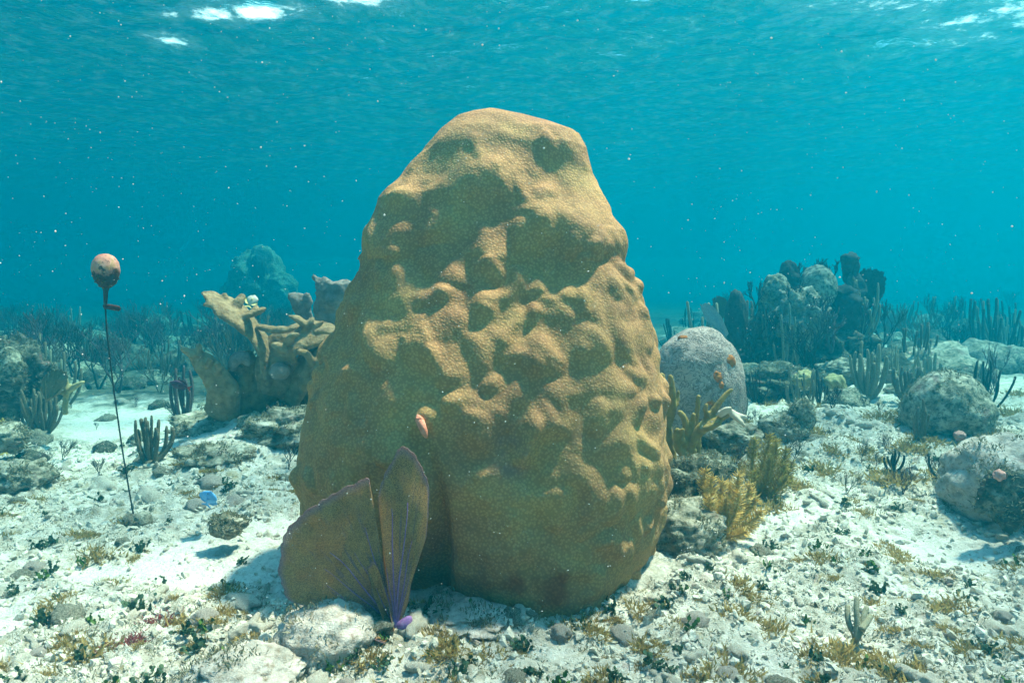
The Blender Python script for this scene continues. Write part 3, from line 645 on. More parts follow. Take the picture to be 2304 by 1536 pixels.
limb('branch', [([(625, 850, .05), (610, 790, 0), (575, 748, -.05), (530, 705, -.1), (495, 684, -.12), (466, 664, -.15)], [34, 30, 30, 40, 34, 8], [.8, .7, .5, .35, .3, .4], UP) if False else
                ([(625, 850, .05), (605, 790, 0), (572, 748, -.05), (535, 708, -.1), (500, 686, -.12), (470, 668, -.15)], [46, 40, 34, 48, 46, 22], .28, UP),
                ([(500, 690, -.15), (475, 684, -.2), (460, 686, -.22)], [12, 10, 6], .7, UP), ([(490, 672, -.1), (478, 662, -.1), (456, 660, -.1)], [13, 11, 6], .7, UP),
                ([(505, 690, -.12), (507, 675, -.1), (505, 661, -.08)], [12, 9, 6], .8, (0, 1, 0)), ([(528, 692, -.1), (540, 676, -.08), (546, 664, -.06)], [14, 11, 8], .7, (0, 1, 0)),
                ([(550, 708, -.1), (572, 704, -.1), (593, 696, -.12)], [16, 16, 9], .5, UP), ([(572, 702, -.1), (575, 694, -.08), (576, 688, -.08)], [10, 8, 5], .8, (0, 1, 0))], M['elkhorn'], elk)
limb('branch', [([(640, 870, .05), (625, 810, .0), (640, 772, -.02), (680, 756, .0), (718, 748, .05), (748, 740, .08)], [58, 54, 46, 44, 38, 18], .36, (.1, -.8, .8)),
                ([(580, 735, -.05), (610, 742, -.08), (640, 742, -.1), (662, 738, -.1)], [10, 12, 12, 7], .7, UP), ([(690, 760, 0), (690, 735, 0), (672, 718, -.05), (650, 710, -.08)], [18, 16, 13, 6], .6, UP),
                ([(690, 735, 0), (700, 722, -.02), (705, 715, 0)], [10, 9, 6], .7, UP), ([(700, 745, 0), (714, 732, 0), (727, 724, 0)], [10, 8, 5], .8, UP),
                ([(715, 745, -.1), (735, 742, -.12), (760, 745, -.12)], [16, 18, 14], .4, UP), ([(640, 790, -.15), (625, 778, -.2), (612, 775, -.22)], [14, 12, 7], .8, UP), ([(650, 770, -.15), (655, 755, -.2), (672, 752, -.2)], [12, 10, 6], .8, UP)], M['elkhorn'], elk)
limb('branch', [([(500, 930, 0), (505, 880, -.1), (480, 840, -.15), (450, 808, -.18), (432, 790, -.2)], [46, 38, 28, 22, 12], .5, (0, -1, .3)),
                ([(440, 800, -.2), (425, 792, -.2), (410, 784, -.22)], [12, 9, 6], .8, UP), ([(442, 798, -.2), (448, 786, -.2), (447, 774, -.2)], [10, 8, 5], .8, UP), ([(465, 822, -.2), (474, 812, -.22), (470, 804, -.24)], [9, 8, 5], .8, UP),
                ([(488, 840, -.2), (494, 828, -.22), (488, 818, -.24)], [10, 9, 6], .8, UP)], M['elkhorn'], elk)
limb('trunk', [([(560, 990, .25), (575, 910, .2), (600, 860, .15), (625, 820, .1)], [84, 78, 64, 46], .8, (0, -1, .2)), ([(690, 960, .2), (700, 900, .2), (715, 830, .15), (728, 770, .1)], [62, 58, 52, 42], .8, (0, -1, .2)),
               ([(520, 960, .1), (530, 880, .05), (550, 830, 0), (560, 800, 0)], [60, 46, 32, 20], .7, (0, -1, .2))], M['elkbase_shaded'], elk, .016, .016)
limb('branch', [([(640, 900, .12), (670, 850, .05), (710, 810, 0), (770, 790, .0)], [44, 46, 40, 30], .45, (.1, -.8, .8)), ([(700, 815, -.05), (690, 795, -.1), (672, 790, -.12)], [14, 12, 7], .7, UP)], M['elkhorn'], elk)
limb('branch', [([(520, 830, -.1), (530, 806, -.12), (548, 800, -.12), (560, 820, -.1)], [12, 16, 14, 8], .5, (0, -1, .4))], M['elkdead'], elk, .01, .004, label='pale grey dead plate')
YE = 5.6
EB2 = at(730, 760, YE); EB2[2] = fh(EB2[0], YE)
elk2 = thing('elkhorn_coral', 'grey brown elkhorn stump poking out behind the star coral on its left', 'coral', EB2)
limb('stump', [([(745, 900, .1), (740, 780, .1), (738, 700, .05), (735, 650, 0), (722, 632, 0)], [44, 40, 32, 26, 14], .7, (0, -1, .2)), ([(740, 680, 0), (760, 655, 0), (785, 645, 0)], [30, 26, 20], .7, (0, -1, .2)),
               ([(725, 640, 0), (712, 630, 0), (705, 618, 0)], [12, 10, 6], .8, UP)], M['elkdead'], elk2, .016, .02)
YE = 5.35
limb('branch', [([(690, 740, 0), (684, 700, 0), (672, 676, 0), (655, 665, 0)], [18, 20, 20, 12], .4, (0, -1, .5)), ([(684, 700, 0), (694, 680, 0), (690, 660, 0)], [14, 12, 6], .5, (0, -1, .5))], M['elkdead'], elk2, .012, .008)
YE = 5.0
boulder('reef_rock', 560, 1005, 330, 95, 5.2, M['rock'], 'mottled algae covered rock mound carrying the elkhorn coral', amp=.25, seed=21, fine=.06, depth=.8)
boulder('reef_rock', 660, 1010, 200, 90, 4.6, M['rock'], 'grey rubble rock between elkhorn coral and star coral', amp=.3, seed=22, fine=.07, depth=.8)
boulder('reef_rock', 500, 1062, 230, 60, 4.35, M['rock'], 'low weedy rock with sea rods in front of the elkhorn', amp=.3, seed=23, fine=.07, depth=.7)
boulder('small_coral', 628, 850, 46, 36, 4.9, plain('dull_pink_coral', (.26, .19, .16), (.36, .27, .22), 40, .5, .006), 'pale pinkish coral knob in the shade under the elkhorn plates', 'coral', amp=.1, seed=24, sub=4)

# ------------------------------------------------------------------ fish
def fish(px, py, Y, lpx, hpx, head, rz, mats, label, tailc=None, tall=1.):
    """head=+1: the head points to +x before the turn rz about z"""
    L = msz(lpx, Y); H = msz(hpx, Y); loc = at(px, py, Y)
    o = thing('fish', label, 'fish', loc); n, k = 22, 16
    t = np.linspace(0, 1, n); prof = np.interp(t, [0, .05, .18, .38, .6, .8, .93, 1], [.02, .28, .74, 1, .86, .45, .16, .13])
    prof = np.convolve(np.pad(prof, 1, 'edge'), np.ones(3)/3, 'valid'); a = np.arange(k)*2*math.pi/k
    X = L*(.42-.78*t); V = np.stack([np.repeat(X[:, None], k, 1), .34*H/2*prof[:, None]*np.sin(a)[None], H/2*prof[:, None]*np.cos(a)[None]], -1).reshape(-1, 3)
    i = np.arange(n-1)[:, None]*k; j = np.arange(k)[None]; j2 = (j+1) % k
    Q = np.stack([i+j, i+j2, i+k+j2, i+k+j], -1).reshape(-1, 4); V = np.concatenate([V, [[X[0]+.01*L, 0, 0]], [[X[-1], 0, 0]]]); jj = np.arange(k); j3 = (jj+1) % k
    T = np.concatenate([np.stack([j3, jj, jj*0+n*k], 1), np.stack([(n-1)*k+jj, (n-1)*k+j3, jj*0+n*k+1], 1)])
    rot = (0, 0, rz if head > 0 else rz+math.pi)
    def sub(name, V, F, m):
        ob = put(name, mesh_np(name, V, F), m, o); ob.rotation_euler = rot; return ob
    sub('body', V, [Q, T], mats[0])
    def fin(name, pts, m):
        P = np.array(pts)*np.array([L, H]); nn = len(P); th = .012*H
        V = np.concatenate([np.stack([P[:, 0], 0*P[:, 0]-th, P[:, 1]], 1), np.stack([P[:, 0], 0*P[:, 0]+th, P[:, 1]], 1)])
        i = np.arange(nn); i2 = (i+1) % nn
        F3 = [[0, a_, a_+1] for a_ in range(1, nn-1)]+[[nn, nn+a_+1, nn+a_] for a_ in range(1, nn-1)]
        return sub(name, V, [np.array(F3), np.stack([i, i2, i2+nn, i+nn], 1)], m)
    fin('tail_fin', [(-.34, 0), (-.36, .07), (-.5, .30), (-.54, .28), (-.47, 0), (-.54, -.28), (-.5, -.30), (-.36, -.07)], mats[1])
    fin('dorsal_fin', [(.0, .30), (.16, .44), (.05, .60), (-.12, .58), (-.30, .36), (-.33, .12), (-.2, .2)], mats[2])
    fin('anal_fin', [(-.05, -.30), (.02, -.46), (-.12, -.58), (-.30, -.36), (-.33, -.12), (-.2, -.2)], mats[2])
    for sgn in (1, -1):
        V, F = ico(2); sub('eye', V*H*.035+np.array([.30*L, sgn*.10*H, .10*H]), [F], mats[3])
        P = np.array([[.16*L, sgn*.15*H, .02*H], [.0, sgn*.24*H, .07*H], [-.03*L, sgn*.24*H, -.08*H], [.1*L, sgn*.17*H, -.08*H]])
        sub('pectoral_fin', np.concatenate([P, P+np.array([0, .006*H+.0004, 0])]), [np.array([[0, 1, 2, 3], [7, 6, 5, 4], [0, 4, 5, 1], [1, 5, 6, 2], [2, 6, 7, 3], [3, 7, 4, 0]])], mats[2])
    return o
fblue = plain('blue_fish', (.10, .34, .72), (.16, .44, .85), 12, .1, .001, .45); fdark = plain('dark_fish', (.06, .025, .06), (.12, .05, .09), 20, .1, .001, .5)
fred = plain('red_fin', (.38, .04, .04), (.5, .08, .06), 30, .1, .001, .6); fgrey = plain('grey_fish', (.42, .42, .36), (.58, .57, .48), 14, .1, .001, .5, c3=(.30, .30, .27)); fyel = plain('yellow_fin', (.5, .42, .16), (.62, .55, .25), 30, .1, .001, .6)
feye = plain('eye', (.01, .01, .01), (.02, .02, .02), 30, .0, .001, .25)
f1 = fish(470, 1120, 3.25, 52, 40, 1, R(-22), (fblue, fblue, fblue, feye), 'pale blue tang hovering low over the sand right of the cable'); f1.rotation_euler = (0, R(-62), 0)
f2 = fish(404, 866, 4.55, 48, 20, -1, R(12), (fdark, fred, fdark, feye), 'dark fish with a red tail beside the thin sea rods'); f2.rotation_euler = (0, R(22), 0)
f3 = fish(567, 676, 4.8, 36, 26, 1, R(35), (fgrey, fyel, fyel, feye), 'small grey butterflyfish with yellow fins above the elkhorn plates'); f3.rotation_euler = (0, R(-72), 0)
# ------------------------------------------------------------------ plants and corals: builders
def rod_path(b, tip, n=12, bow=.55, wob=.012, rg=random):
    b = np.array(b, float); tip = np.array(tip, float); s = np.linspace(0, 1, n)[:, None]; d = tip-b
    lat = d*np.array([1, 1, 0]); up = d*np.array([0, 0, 1])
    p = b+lat*(1-(1-s)**(1+bow*2))+up*s**(1+.25*bow)
    ph = rg.random()*6; L = np.linalg.norm(d)
    p[:, 0] += wob*L*10*.25*np.sin(s[:, 0]*5+ph)*s[:, 0]; p[:, 1] += wob*L*10*.25*np.cos(s[:, 0]*4+ph*2)*s[:, 0]; return p
def sea_rods(base, h, w, n, rad, m, label, seed=1, group=None, name='sea_rod', fork=.4, parts=True, lean=0., cat='soft coral'):
    rg = random.Random(seed); base = np.array(base, float)
    o = thing(name, label, cat, base, group) if parts else None; allmb = MB()
    for i in range(n):
        a = (i+.5)/n*2-1; hh = h*(1-.35*abs(a)**2)*rg.uniform(.72, 1.05)
        tip = base+np.array([a*w*.5+lean*hh+rg.uniform(-.06, .06)*w, rg.uniform(-.35, .35)*w, hh])
        p = rod_path(base+np.array([a*w*.10, rg.uniform(-.05, .05)*w, -.01]), tip, rg=rg); mb = MB() if parts else allmb
        rr = rad*rg.uniform(.8, 1.15); mb.tube(p, rr*np.interp(np.linspace(0, 1, len(p)), [0, .2, .9, 1], [1.1, 1, .85, .6]), 7)
        if rg.random() < fork:
            q0 = p[int(len(p)*.35)]; t2 = q0+np.array([rg.choice((-1, 1))*w*rg.uniform(.08, .2), rg.uniform(-.1, .1)*w, (tip[2]-q0[2])*rg.uniform(.6, .95)])
            mb.tube(rod_path(q0, t2, 9, rg=rg), rr*.85, 7)
        if parts: part('branch', mb, m, o)
    mb = MB() if parts else allmb; mb.blob(base, [rad*3.2, rad*3, rad*1.6], 2, .3, 2, seed)
    if parts: part('holdfast', mb, m, o); return o
    return solo(name, allmb, m, base, label, cat, group)
def bush_mb(h, w, seed, depth=4, r0=.012, planar=.35, kk=5, tw=1.):
    rg = random.Random(seed); mb = MB()
    def grow(p, d, L, r, k):
        n = 5; pts = [np.array(p)]; dd = np.array(d)
        for _ in range(n-1):
            dd = dd+np.array([rg.uniform(-.16, .16), rg.uniform(-.16, .16)*planar, .06]); dd /= np.linalg.norm(dd); pts.append(pts[-1]+dd*L/(n-1))
        mb.tube(pts, np.linspace(r, r*.75, n), kk)
        if k:
            for q in range(rg.choice((2, 3, 3))):
                a = rg.uniform(-.75, .75)*tw; d2 = np.array([dd[0]*math.cos(a)+dd[2]*math.sin(a), dd[1]+rg.uniform(-1, 1)*planar, -dd[0]*math.sin(a)+dd[2]*math.cos(a)]); d2[2] += .25; d2 /= np.linalg.norm(d2)
                grow(pts[-1] if q < 2 else pts[2], d2, L*rg.uniform(.62, .9), r*.72, k-1)
    for s in range(2): grow((0, 0, -.02), np.array([(s-.5)*.5, 0, 1]), h*.36, r0, depth)
    V = np.concatenate(mb.V); ext = np.abs(V[:, 0]).max(); top = V[:, 2].max()
    mb.V = [v*np.array([w*.5/ext, w*.5/ext, h/top]) for v in mb.V]; return mb
def bush(base, h, w, m, label, seed=1, group=None, name='gorgonian', depth=4, r0=.012, planar=.35):
    mb = bush_mb(h, w, seed, depth, r0, planar); base = np.array(base, float); mb.V = [v+base for v in mb.V]
    return solo(name, mb, m, base, label, 'soft coral', group)
def plume(base, tips, m, label, plen, seed=1, rad=.005, name='sea_plume'):
    rg = random.Random(seed); o = thing(name, label, 'soft coral', base)
    for tip in tips:
        p = rod_path(base, tip, 26, .35, rg=rg); mb = MB(); mb.tube(p, np.linspace(rad, rad*.5, 26), 6); T = frames(p)
        L = np.linalg.norm(np.diff(p, axis=0), axis=1).sum(); npin = int(L/.0048); dense = np.linspace(.16, 1, npin)
        for s in dense:
            f = s*25; i = min(24, int(f)); q = p[i]*(1-f+i)+p[i+1]*(f-i); t = T[i]
            for sg in (-1, 1, 0):
                side = np.cross(t, [0, 1, 0]); side /= np.linalg.norm(side)+1e-9
                d = side*sg+np.array([0, rg.uniform(-1, 1)*(.6 if sg else 1.2), 0])+t*rg.uniform(.35, .8); d /= np.linalg.norm(d)
                l = plen*rg.uniform(.7, 1.1)*min(1, .45+s*1.2)*(1 if s < .9 else .75)
                e = q+d*l+np.array([0, 0, .12*l]); mid = q+d*l*.55
                mb.tube([q, mid, e], [.0021, .0020, .0013], 3, cap=False)
        part('frond', mb, m, o)
    mb = MB(); mb.blob(base, [rad*4, rad*4, rad*2.4], 2, .3, 2, seed); part('holdfast', mb, m, o); return o
def far_fan(name, base, outline, Y, m, label, stem, group=None):
    o = thing(name, label, 'sea fan', base, group)
    fan_blade(outline, lambda s, r: .06*np.sin(s*4)*r, parent=o, base=np.array(base, float), m=m, jag=.05, Yb=Y,
              ribs=[(.3, .3, .8, .006), (.5, .5, .8, .007), (.7, .68, .8, .006)], ribmat=m)
    return o
def dome(name, px, py, rx, top, Y, m, label, base=None, cat='coral', amp=.07, seed=1, fr=1.3, group=None, dep=1., sub=5):
    """rounded coral head: centre px, base row py, half width rx, top row"""
    r = msz(rx, Y); zt = at(px, top, Y)[2]; b = at(px, py, Y); zb = b[2] if base is None else base
    V, F = ico(sub); d = 1+amp*fbm(V*fr+seed*4.3, 3)+.012*fbm(V*12+seed, 2)+rough(V, seed, .02)
    hz = (zt-zb)*.58; V = V*d[:, None]*np.array([r, r*dep, hz]); c = np.array([b[0], Y, zt-hz]); loc = np.array([b[0], Y, zb])
    mb = MB(); mb.add(V+c, F); o = solo(name, mb, m, loc, label, cat, group)
    if Y < 7: add_fuzz(o, int(200+2500*r), .02, seed=seed, w_=.003)
    return o
def gz(p): return np.array([p[0], p[1], fh(p[0], p[1])])

# ------------------------------------------------------------------ right of the tower
YB1 = 4.55
br = thing('brain_coral', 'big grey brain coral dome with orange sponge patches right of the tower', 'coral', gz(at(1566, 1010, YB1)))
V, F = ico(6); r = msz(106, YB1); zt = at(1566, 735, YB1)[2]; hz = msz(150, YB1)
Vv = V*(1+.07*fbm(V*1.3+2, 3)+.012*fbm(V*10, 3))[:, None]; Vv = np.sign(Vv)*np.abs(Vv)**np.array([.93, .93, .9])*np.array([r, r*.95, hz]); bc = np.array([at(1566, 900, YB1)[0], YB1, zt-hz])
mb = MB(); mb.add(Vv+bc, F); part('dome', mb, M['brain'], br)
def on_dome(px, py):
    rr = ray(px, py); o = np.array([0, 0, CAM_H])-bc; s = np.array([r, r*.95, hz]); a = rr/s; b = o/s
    A = a@a; B = 2*a@b; C = b@b-1; D = B*B-4*A*C; t = (-B-math.sqrt(max(0, D)))/(2*A); return np.array([0, 0, CAM_H])+t*rr
for k, (a, b, sx, sy) in enumerate([(1540, 762, 15, 8), (1641, 815, 12, 16), (1614, 848, 9, 11), (1622, 866, 6, 8), (1600, 905, 7, 6)]):
    mb = MB(); c = on_dome(a, b); mb.blob(c, [msz(sx, YB1), msz(8, YB1), msz(sy, YB1)], 3, .35, 2.2, k); part('sponge_patch', mb, M['sponge'], br)
YF = 3.75
fb = gz(at(1545, 1075, YF)); fi = thing('branching_coral', 'olive finger branching coral with pale tips between tower and grey dome', 'coral', fb)
def twig(paths, m, nm='branch', voxel=.008):
    mb = MB()
    for P, ra in paths:
        pp = np.array([at(a, b, YF+dy) for a, b, dy in P]); n = 4*len(P); tt = np.linspace(0, len(P)-1, n); pp = np.stack([np.interp(tt, range(len(P)), pp[:, k]) for k in range(3)], 1); pp[1:-1] = (pp[:-2]+pp[1:-1]+pp[2:])/3
        mb.tube(pp, msz(1, YF)*np.linspace(ra[0], ra[1], n), 8)
    part(nm, remesh(mb, voxel, lambda V: .0025*fbm(V*45, 2), 1), m, fi)
twig([([(1520, 1075, 0), (1508, 1010, 0), (1502, 950, 0), (1496, 890, 0), (1489, 842, 0)], (13, 7)), ([(1503, 960, 0), (1515, 920, -.02), (1514, 880, -.03), (1508, 845, -.03)], (9, 6)), ([(1498, 900, 0), (1508, 885, .02), (1512, 868, .02)], (7, 5)),
      ([(1514, 920, -.02), (1524, 905, 0), (1526, 880, 0)], (7, 4)), ([(1500, 940, 0), (1488, 925, 0), (1484, 900, 0)], (7, 4)), ([(1508, 1000, 0), (1490, 985, -.02), (1486, 960, -.04)], (9, 5))], M['fire'])
twig([([(1548, 1080, 0), (1545, 1020, -.05), (1548, 980, -.06), (1540, 940, -.06), (1528, 925, -.06)], (13, 6)), ([(1546, 985, -.06), (1558, 960, -.06), (1560, 930, -.06)], (10, 5)), ([(1546, 1030, -.05), (1526, 1010, -.08), (1520, 985, -.1), (1524, 965, -.1)], (11, 6)),
      ([(1544, 1010, -.05), (1532, 985, -.1), (1536, 965, -.12)], (9, 5)), ([(1565, 1060, .02), (1572, 1000, .02), (1566, 950, .02), (1572, 890, .02)], (9, 5))], M['fire'])
twig([([(1555, 1070, -.02), (1552, 1010, -.06), (1566, 975, -.08), (1590, 945, -.08), (1612, 915, -.08), (1630, 890, -.08), (1646, 876, -.08)], (13, 5)), ([(1568, 978, -.08), (1592, 958, -.1), (1615, 945, -.12), (1640, 928, -.14)], (11, 8)), ([(1594, 942, -.08), (1586, 920, -.1), (1590, 908, -.1)], (8, 4)),
      ([(1575, 965, -.1), (1600, 962, -.14), (1620, 950, -.16)], (8, 6))], M['fire'])
twig([([(1618, 932, -.14), (1640, 924, -.14), (1658, 932, -.15), (1680, 940, -.16)], (8, 5)), ([(1640, 924, -.14), (1658, 942, -.17), (1676, 958, -.18)], (8, 4)), ([(1618, 932, -.14), (1632, 920, -.16), (1645, 918, -.16)], (7, 4))], M['firetip'], 'pale_tip')
twig([([(1556, 1120, .1), (1550, 1060, .02), (1560, 1010, 0)], (15, 9))], M['fire'], 'base')
pb = gz(at(1600, 1215, 3.12)); Yp = 3.12
pb[2] = max(pb[2], at(1600, 1210, 3.12)[2])
plume(pb, [at(a, b, Yp+dy) for a, b, dy in [(1588, 1058, .1), (1604, 1075, -.05), (1628, 1085, .05), (1655, 1068, -.08), (1682, 1090, .0), (1700, 1118, .08), (1706, 1150, -.05), (1690, 1182, .05), (1655, 1130, .12), (1640, 1160, -.12), (1672, 1195, -.1), (1630, 1120, -.1), (1600, 1120, -.12), (1642, 1090, .15), (1668, 1110, -.15), (1615, 1150, .1), (1688, 1140, .14)]], M['plume'], 'bright yellow feathery sea plume beside the foot of the star coral', .044, 3)
Yp = 3.7; pb = at(1685, 1130, Yp)
plume(pb, [at(a, b, Yp+dy) for a, b, dy in [(1700, 990, .1), (1725, 978, 0), (1748, 992, -.1), (1770, 1012, .05), (1784, 1040, -.05), (1778, 1072, 0), (1755, 1100, .08), (1740, 1120, -.1), (1735, 1030, -.12), (1715, 1050, .1), (1760, 1045, -.1), (1700, 1060, -.1), (1738, 1005, .14), (1765, 1075, -.14), (1720, 1085, .1)]], M['plumeolive'], 'dark olive sea plume behind the bright yellow one', .045, 4)
boulder('reef_rock', 1690, 1180, 130, 90, 3.75, M['darkrock'], 'purple grey rock under the olive sea plume', amp=.25, seed=31, fine=.06)
boulder('reef_rock', 1600, 1130, 120, 110, 3.9, M['darkrock'], 'shadowed rock between branching coral and yellow plume', amp=.28, seed=32, fine=.06)
boulder('reef_rock', 1650, 1010, 120, 60, 4.2, M['rock'], 'olive crusted rock at the foot of the grey brain coral', amp=.25, seed=33, fine=.06)

# the far outcrop on the right
YO = 8.0
def ob(px, py, w_, h_, m, label, seed, amp=.3, dep=.8, Y=None): return boulder('reef_rock', px, py, w_, h_, Y or YO, m, label, 'rock', amp, 1.8, seed, dep, 5, None, .09)
ob(1830, 880, 250, 190, M['darkrock'], 'dark central block of the far reef outcrop on the right', 41)
ob(1745, 830, 120, 150, M['darkrock'], 'left pillar of rock in the far reef outcrop', 42)
ob(1905, 840, 110, 190, M['darkrock'], 'right shoulder of the far reef outcrop under dark sponges', 43)
ob(1800, 760, 110, 110, M['rock'], 'pale blotched rock in the middle of the far outcrop', 44, dep=.9, Y=7.7)
ob(1760, 905, 200, 80, M['darkrock'], 'low dark ledge before the far reef outcrop', 45, Y=6.6)
ob(1930, 880, 160, 70, M['rock'], 'mottled ledge right of the far reef outcrop', 46, Y=7.)
zO = lambda px, py, Y=YO: at(px, py, Y)[2]
dome('brain_coral', 1838, 690, 40, 598, YO, M['palebrain'], 'pale yellowish dome coral crowning the far reef outcrop', seed=2, amp=.1)
dome('brain_coral', 1742, 700, 33, 617, YO, M['palebrain'], 'pale lumpy dome coral on the left pillar of the far outcrop', seed=3, amp=.2)
dome('barrel_sponge_or_shade', 1655, 770, 25, 652, 7.6, M['darksponge'], 'dark rounded barrel sponge left of the far outcrop', seed=4, amp=.12, cat='sponge')
def tube_sponge(px, top, base, rpx, Y, label, m, seed):
    mb = MB(); p = [at(px, base, Y), at(px+2, (top*.4+base*.6), Y), at(px-1, top+8, Y), at(px, top, Y)]; r = msz(rpx, Y)
    mb.tube(np.array([np.interp(np.linspace(0, 3, 14), range(4), np.array(p)[:, k]) for k in range(3)]).T, r*np.interp(np.linspace(0, 1, 14), [0, .5, .9, 1], [.8, 1., 1.05, .6]), 14)
    q = remesh(mb, .03, lambda V: .10*fbm(V*4+seed, 4), 1); solo('tube_sponge', q, m, p[0], label, 'sponge')
tube_sponge(1779, 592, 690, 14, 8.1, 'slim dark tube sponge between the two dome corals of the far outcrop', M['darksponge'], 1)
tube_sponge(1914, 578, 720, 19, 8.1, 'tallest dark tube sponge on the right of the far outcrop', M['darksponge'], 2)
tube_sponge(1900, 650, 800, 28, 7.9, 'stout black sponge column below the tallest tube sponge', M['darksponge'], 3)
far_fan('sea_fan', at(1945, 700, 8.2), [(1940, 690), (1925, 650), (1930, 612), (1955, 604), (1985, 606), (1997, 625), (1994, 655), (1975, 680), (1950, 695)], 8.2, M['gorgdark'], 'large dark sea fan on the right edge of the far outcrop', None)
far_fan('sea_fan', at(1632, 760, 7.5), [(1622, 750), (1590, 720), (1580, 690), (1590, 682), (1608, 690), (1625, 715), (1636, 750)], 7.5, M['fanpale'], 'pale lilac sea fan left of the dark barrel sponge', None)
far_fan('sea_fan', at(1625, 720, 8.6), [(1620, 705), (1606, 690), (1606, 672), (1620, 666), (1636, 672), (1640, 695), (1630, 708)], 8.6, M['fanbrown'], 'small round brown sea fan behind the barrel sponge', None)
bush(at(1818, 868, 6.9), msz(165, 6.9), msz(150, 6.9), M['gorgdark'], 'black bushy gorgonian in front of the far outcrop', 5, depth=5, r0=.016)
bush(at(1870, 790, 7.2), msz(100, 7.2), msz(80, 7.2), M['rodpurple'], 'brownish bushy gorgonian on the right side of the black one', 6, depth=4, r0=.016)
bush(at(1985, 790, 8.4), msz(120, 8.4), msz(130, 8.4), M['gorgdark'], 'wide dark gorgonian right of the far outcrop', 7, depth=5, r0=.016)
bush(at(1790, 700, 7.6), msz(60, 7.6), msz(60, 7.6), M['gorgdark'], 'tiny dark gorgonian growing on the far outcrop face', 8, depth=3)
def gsea(px, py, hpx, wpx, n, rpx, m, label, seed, **k):
    p = ground(px, py); Y = p[1]; return sea_rods(p, msz(hpx, Y), msz(wpx, Y), n, msz(rpx, Y), m, label, seed, **k)
gsea(1725, 838, 170, 60, 7, 3.2, M['rodpale'], 'tall thin pale sea rods before the left pillar of the far outcrop', 11)
gsea(1668, 830, 120, 40, 5, 2.6, M['rod'], 'thin brown sea rods under the barrel sponge', 12)
gsea(1770, 848, 160, 70, 6, 2.6, M['rodpale'], 'sparse whip like sea rods left of the black gorgonian', 13)
sea_rods(at(1935, 770, 7.8), msz(130, 7.8), msz(60, 7.8), 6, msz(3.2, 7.8), M['rodpale'], 'pale sea rods leaning out on the right flank of the far outcrop', 14, lean=.15)
gsea(1952, 895, 128, 72, 9, 5, M['rodpale'], 'thick pale grey sea rods right of the far outcrop', 15)
gsea(2046, 905, 92, 80, 9, 4.5, M['rod'], 'brown green sea rods left of the pale right dome', 16)
gsea(2092, 862, 84, 50, 6, 4.5, M['rodpale'], 'short pale sea rods just behind the pale right dome', 17)
p = ground(2238, 880); bush(p, msz(112, p[1]), msz(80, p[1]), M['rodpurple'], 'purplish twiggy gorgonian behind the pale right dome', 9, depth=4, r0=.01)
p = ground(2145, 800); bush(p, msz(75, p[1]), msz(105, p[1]), M['gorgdark'], 'dark spreading gorgonian far behind the pale right dome', 10, depth=4, r0=.02)
YD = ground(2120, 965)[1]
dome('brain_coral', 2128, 985, 92, 836, YD, M['palebrain'], 'pale weed flecked dome coral at the right middle', seed=6, amp=.12)
boulder('reef_rock', 2175, 985, 120, 130, YD-.02, M['darkrock'], 'dark weedy rock leaning on the pale right dome', amp=.3, seed=47, fine=.09, dep=.6) if False else boulder('reef_rock', 2180, 980, 100, 105, YD-.12, M['darkrock'], 'dark weedy rock leaning on the pale right dome', amp=.3, seed=47, fine=.09, depth=.6)
gsea(2070, 985, 90, 50, 6, 4, M['rod'], 'short brown sea rods on the left foot of the pale right dome', 18)
YD = 4.75
dome('brain_coral', 1804, 965, 29, 898, YD, M['palebrain'], 'small round grey coral ball on the rubble bank', seed=7)
boulder('small_coral', 1765, 995, 110, 66, YD, M['rock'], 'low grey coral mound left of the small coral ball', 'coral', amp=.15, seed=48, fine=.04)
YR = 3.35
boulder('boulder', 2285, 1180, 270, 200, YR, M['boulder'], 'large grey boulder cut by the right edge of the picture', amp=.14, seed=51, fine=.035)
boulder('reef_rock', 2270, 1170, 120, 110, YR-.3, M['darkrock'], 'dark rock standing for the shaded hollow of the large right boulder', amp=.3, seed=52, fine=.08, depth=.5)  # dark shape added as the shaded hollow of the boulder
gsea(2296, 1120, 90, 44, 6, 3.5, M['plumeolive'], 'yellow olive sea rods at the right edge before the large boulder', 19)
for k, (a, b, L) in enumerate([(2250, 1078, 'pinkish coral knob on the large right boulder'), (2160, 990, 'tiny rosy coral knob on rubble above the large right boulder')]):
    boulder('small_coral', a, b, 24, 22, (YR-.48, 4.4)[k], plain('rosy_coral', (.40, .19, .17), (.55, .33, .29), 60, .5, .004), L, 'coral', amp=.25, seed=60+k, sub=4)
boulder('small_coral', 1810, 870, 44, 36, 6.2, M['yellow'], 'lumpy yellow coral below the black gorgonian', 'coral', amp=.3, seed=63, sub=4)
boulder('small_coral', 1880, 890, 50, 50, 6.4, M['yellow'], 'pale yellow coral tower right of the black gorgonian', 'coral', amp=.3, seed=64, sub=4)
gsea(2118, 1075, 62, 60, 5, 3.0, M['gorgdark'], 'thin black twigs on the right rubble bank', 20)
gsea(2010, 1060, 52, 50, 5, 3.0, M['gorgdark'], 'small black forked twigs left of the other black twigs', 21)

for k, (a, b, h_, w_, Yq) in enumerate([(1700, 690, 60, 60, 7.9), (1790, 640, 50, 60, 8.2), (1870, 640, 60, 70, 8.2), (1940, 760, 90, 90, 7.8), (1735, 770, 80, 70, 7.4), (1850, 720, 60, 70, 7.5), (1690, 800, 80, 80, 7.3)]):
    bush(at(a, b, Yq), msz(h_, Yq), msz(w_, Yq), (M['gorgdark'], M['rodpurple'])[k % 2], ('small dark gorgonian on the far outcrop, ', )[0]+['above its left pillar', 'between the dome corals', 'right of the crowning dome coral', 'on its right flank', 'at the left pillar foot', 'over its middle', 'at its lower left end'][k], 30+k, depth=4, r0=.014)
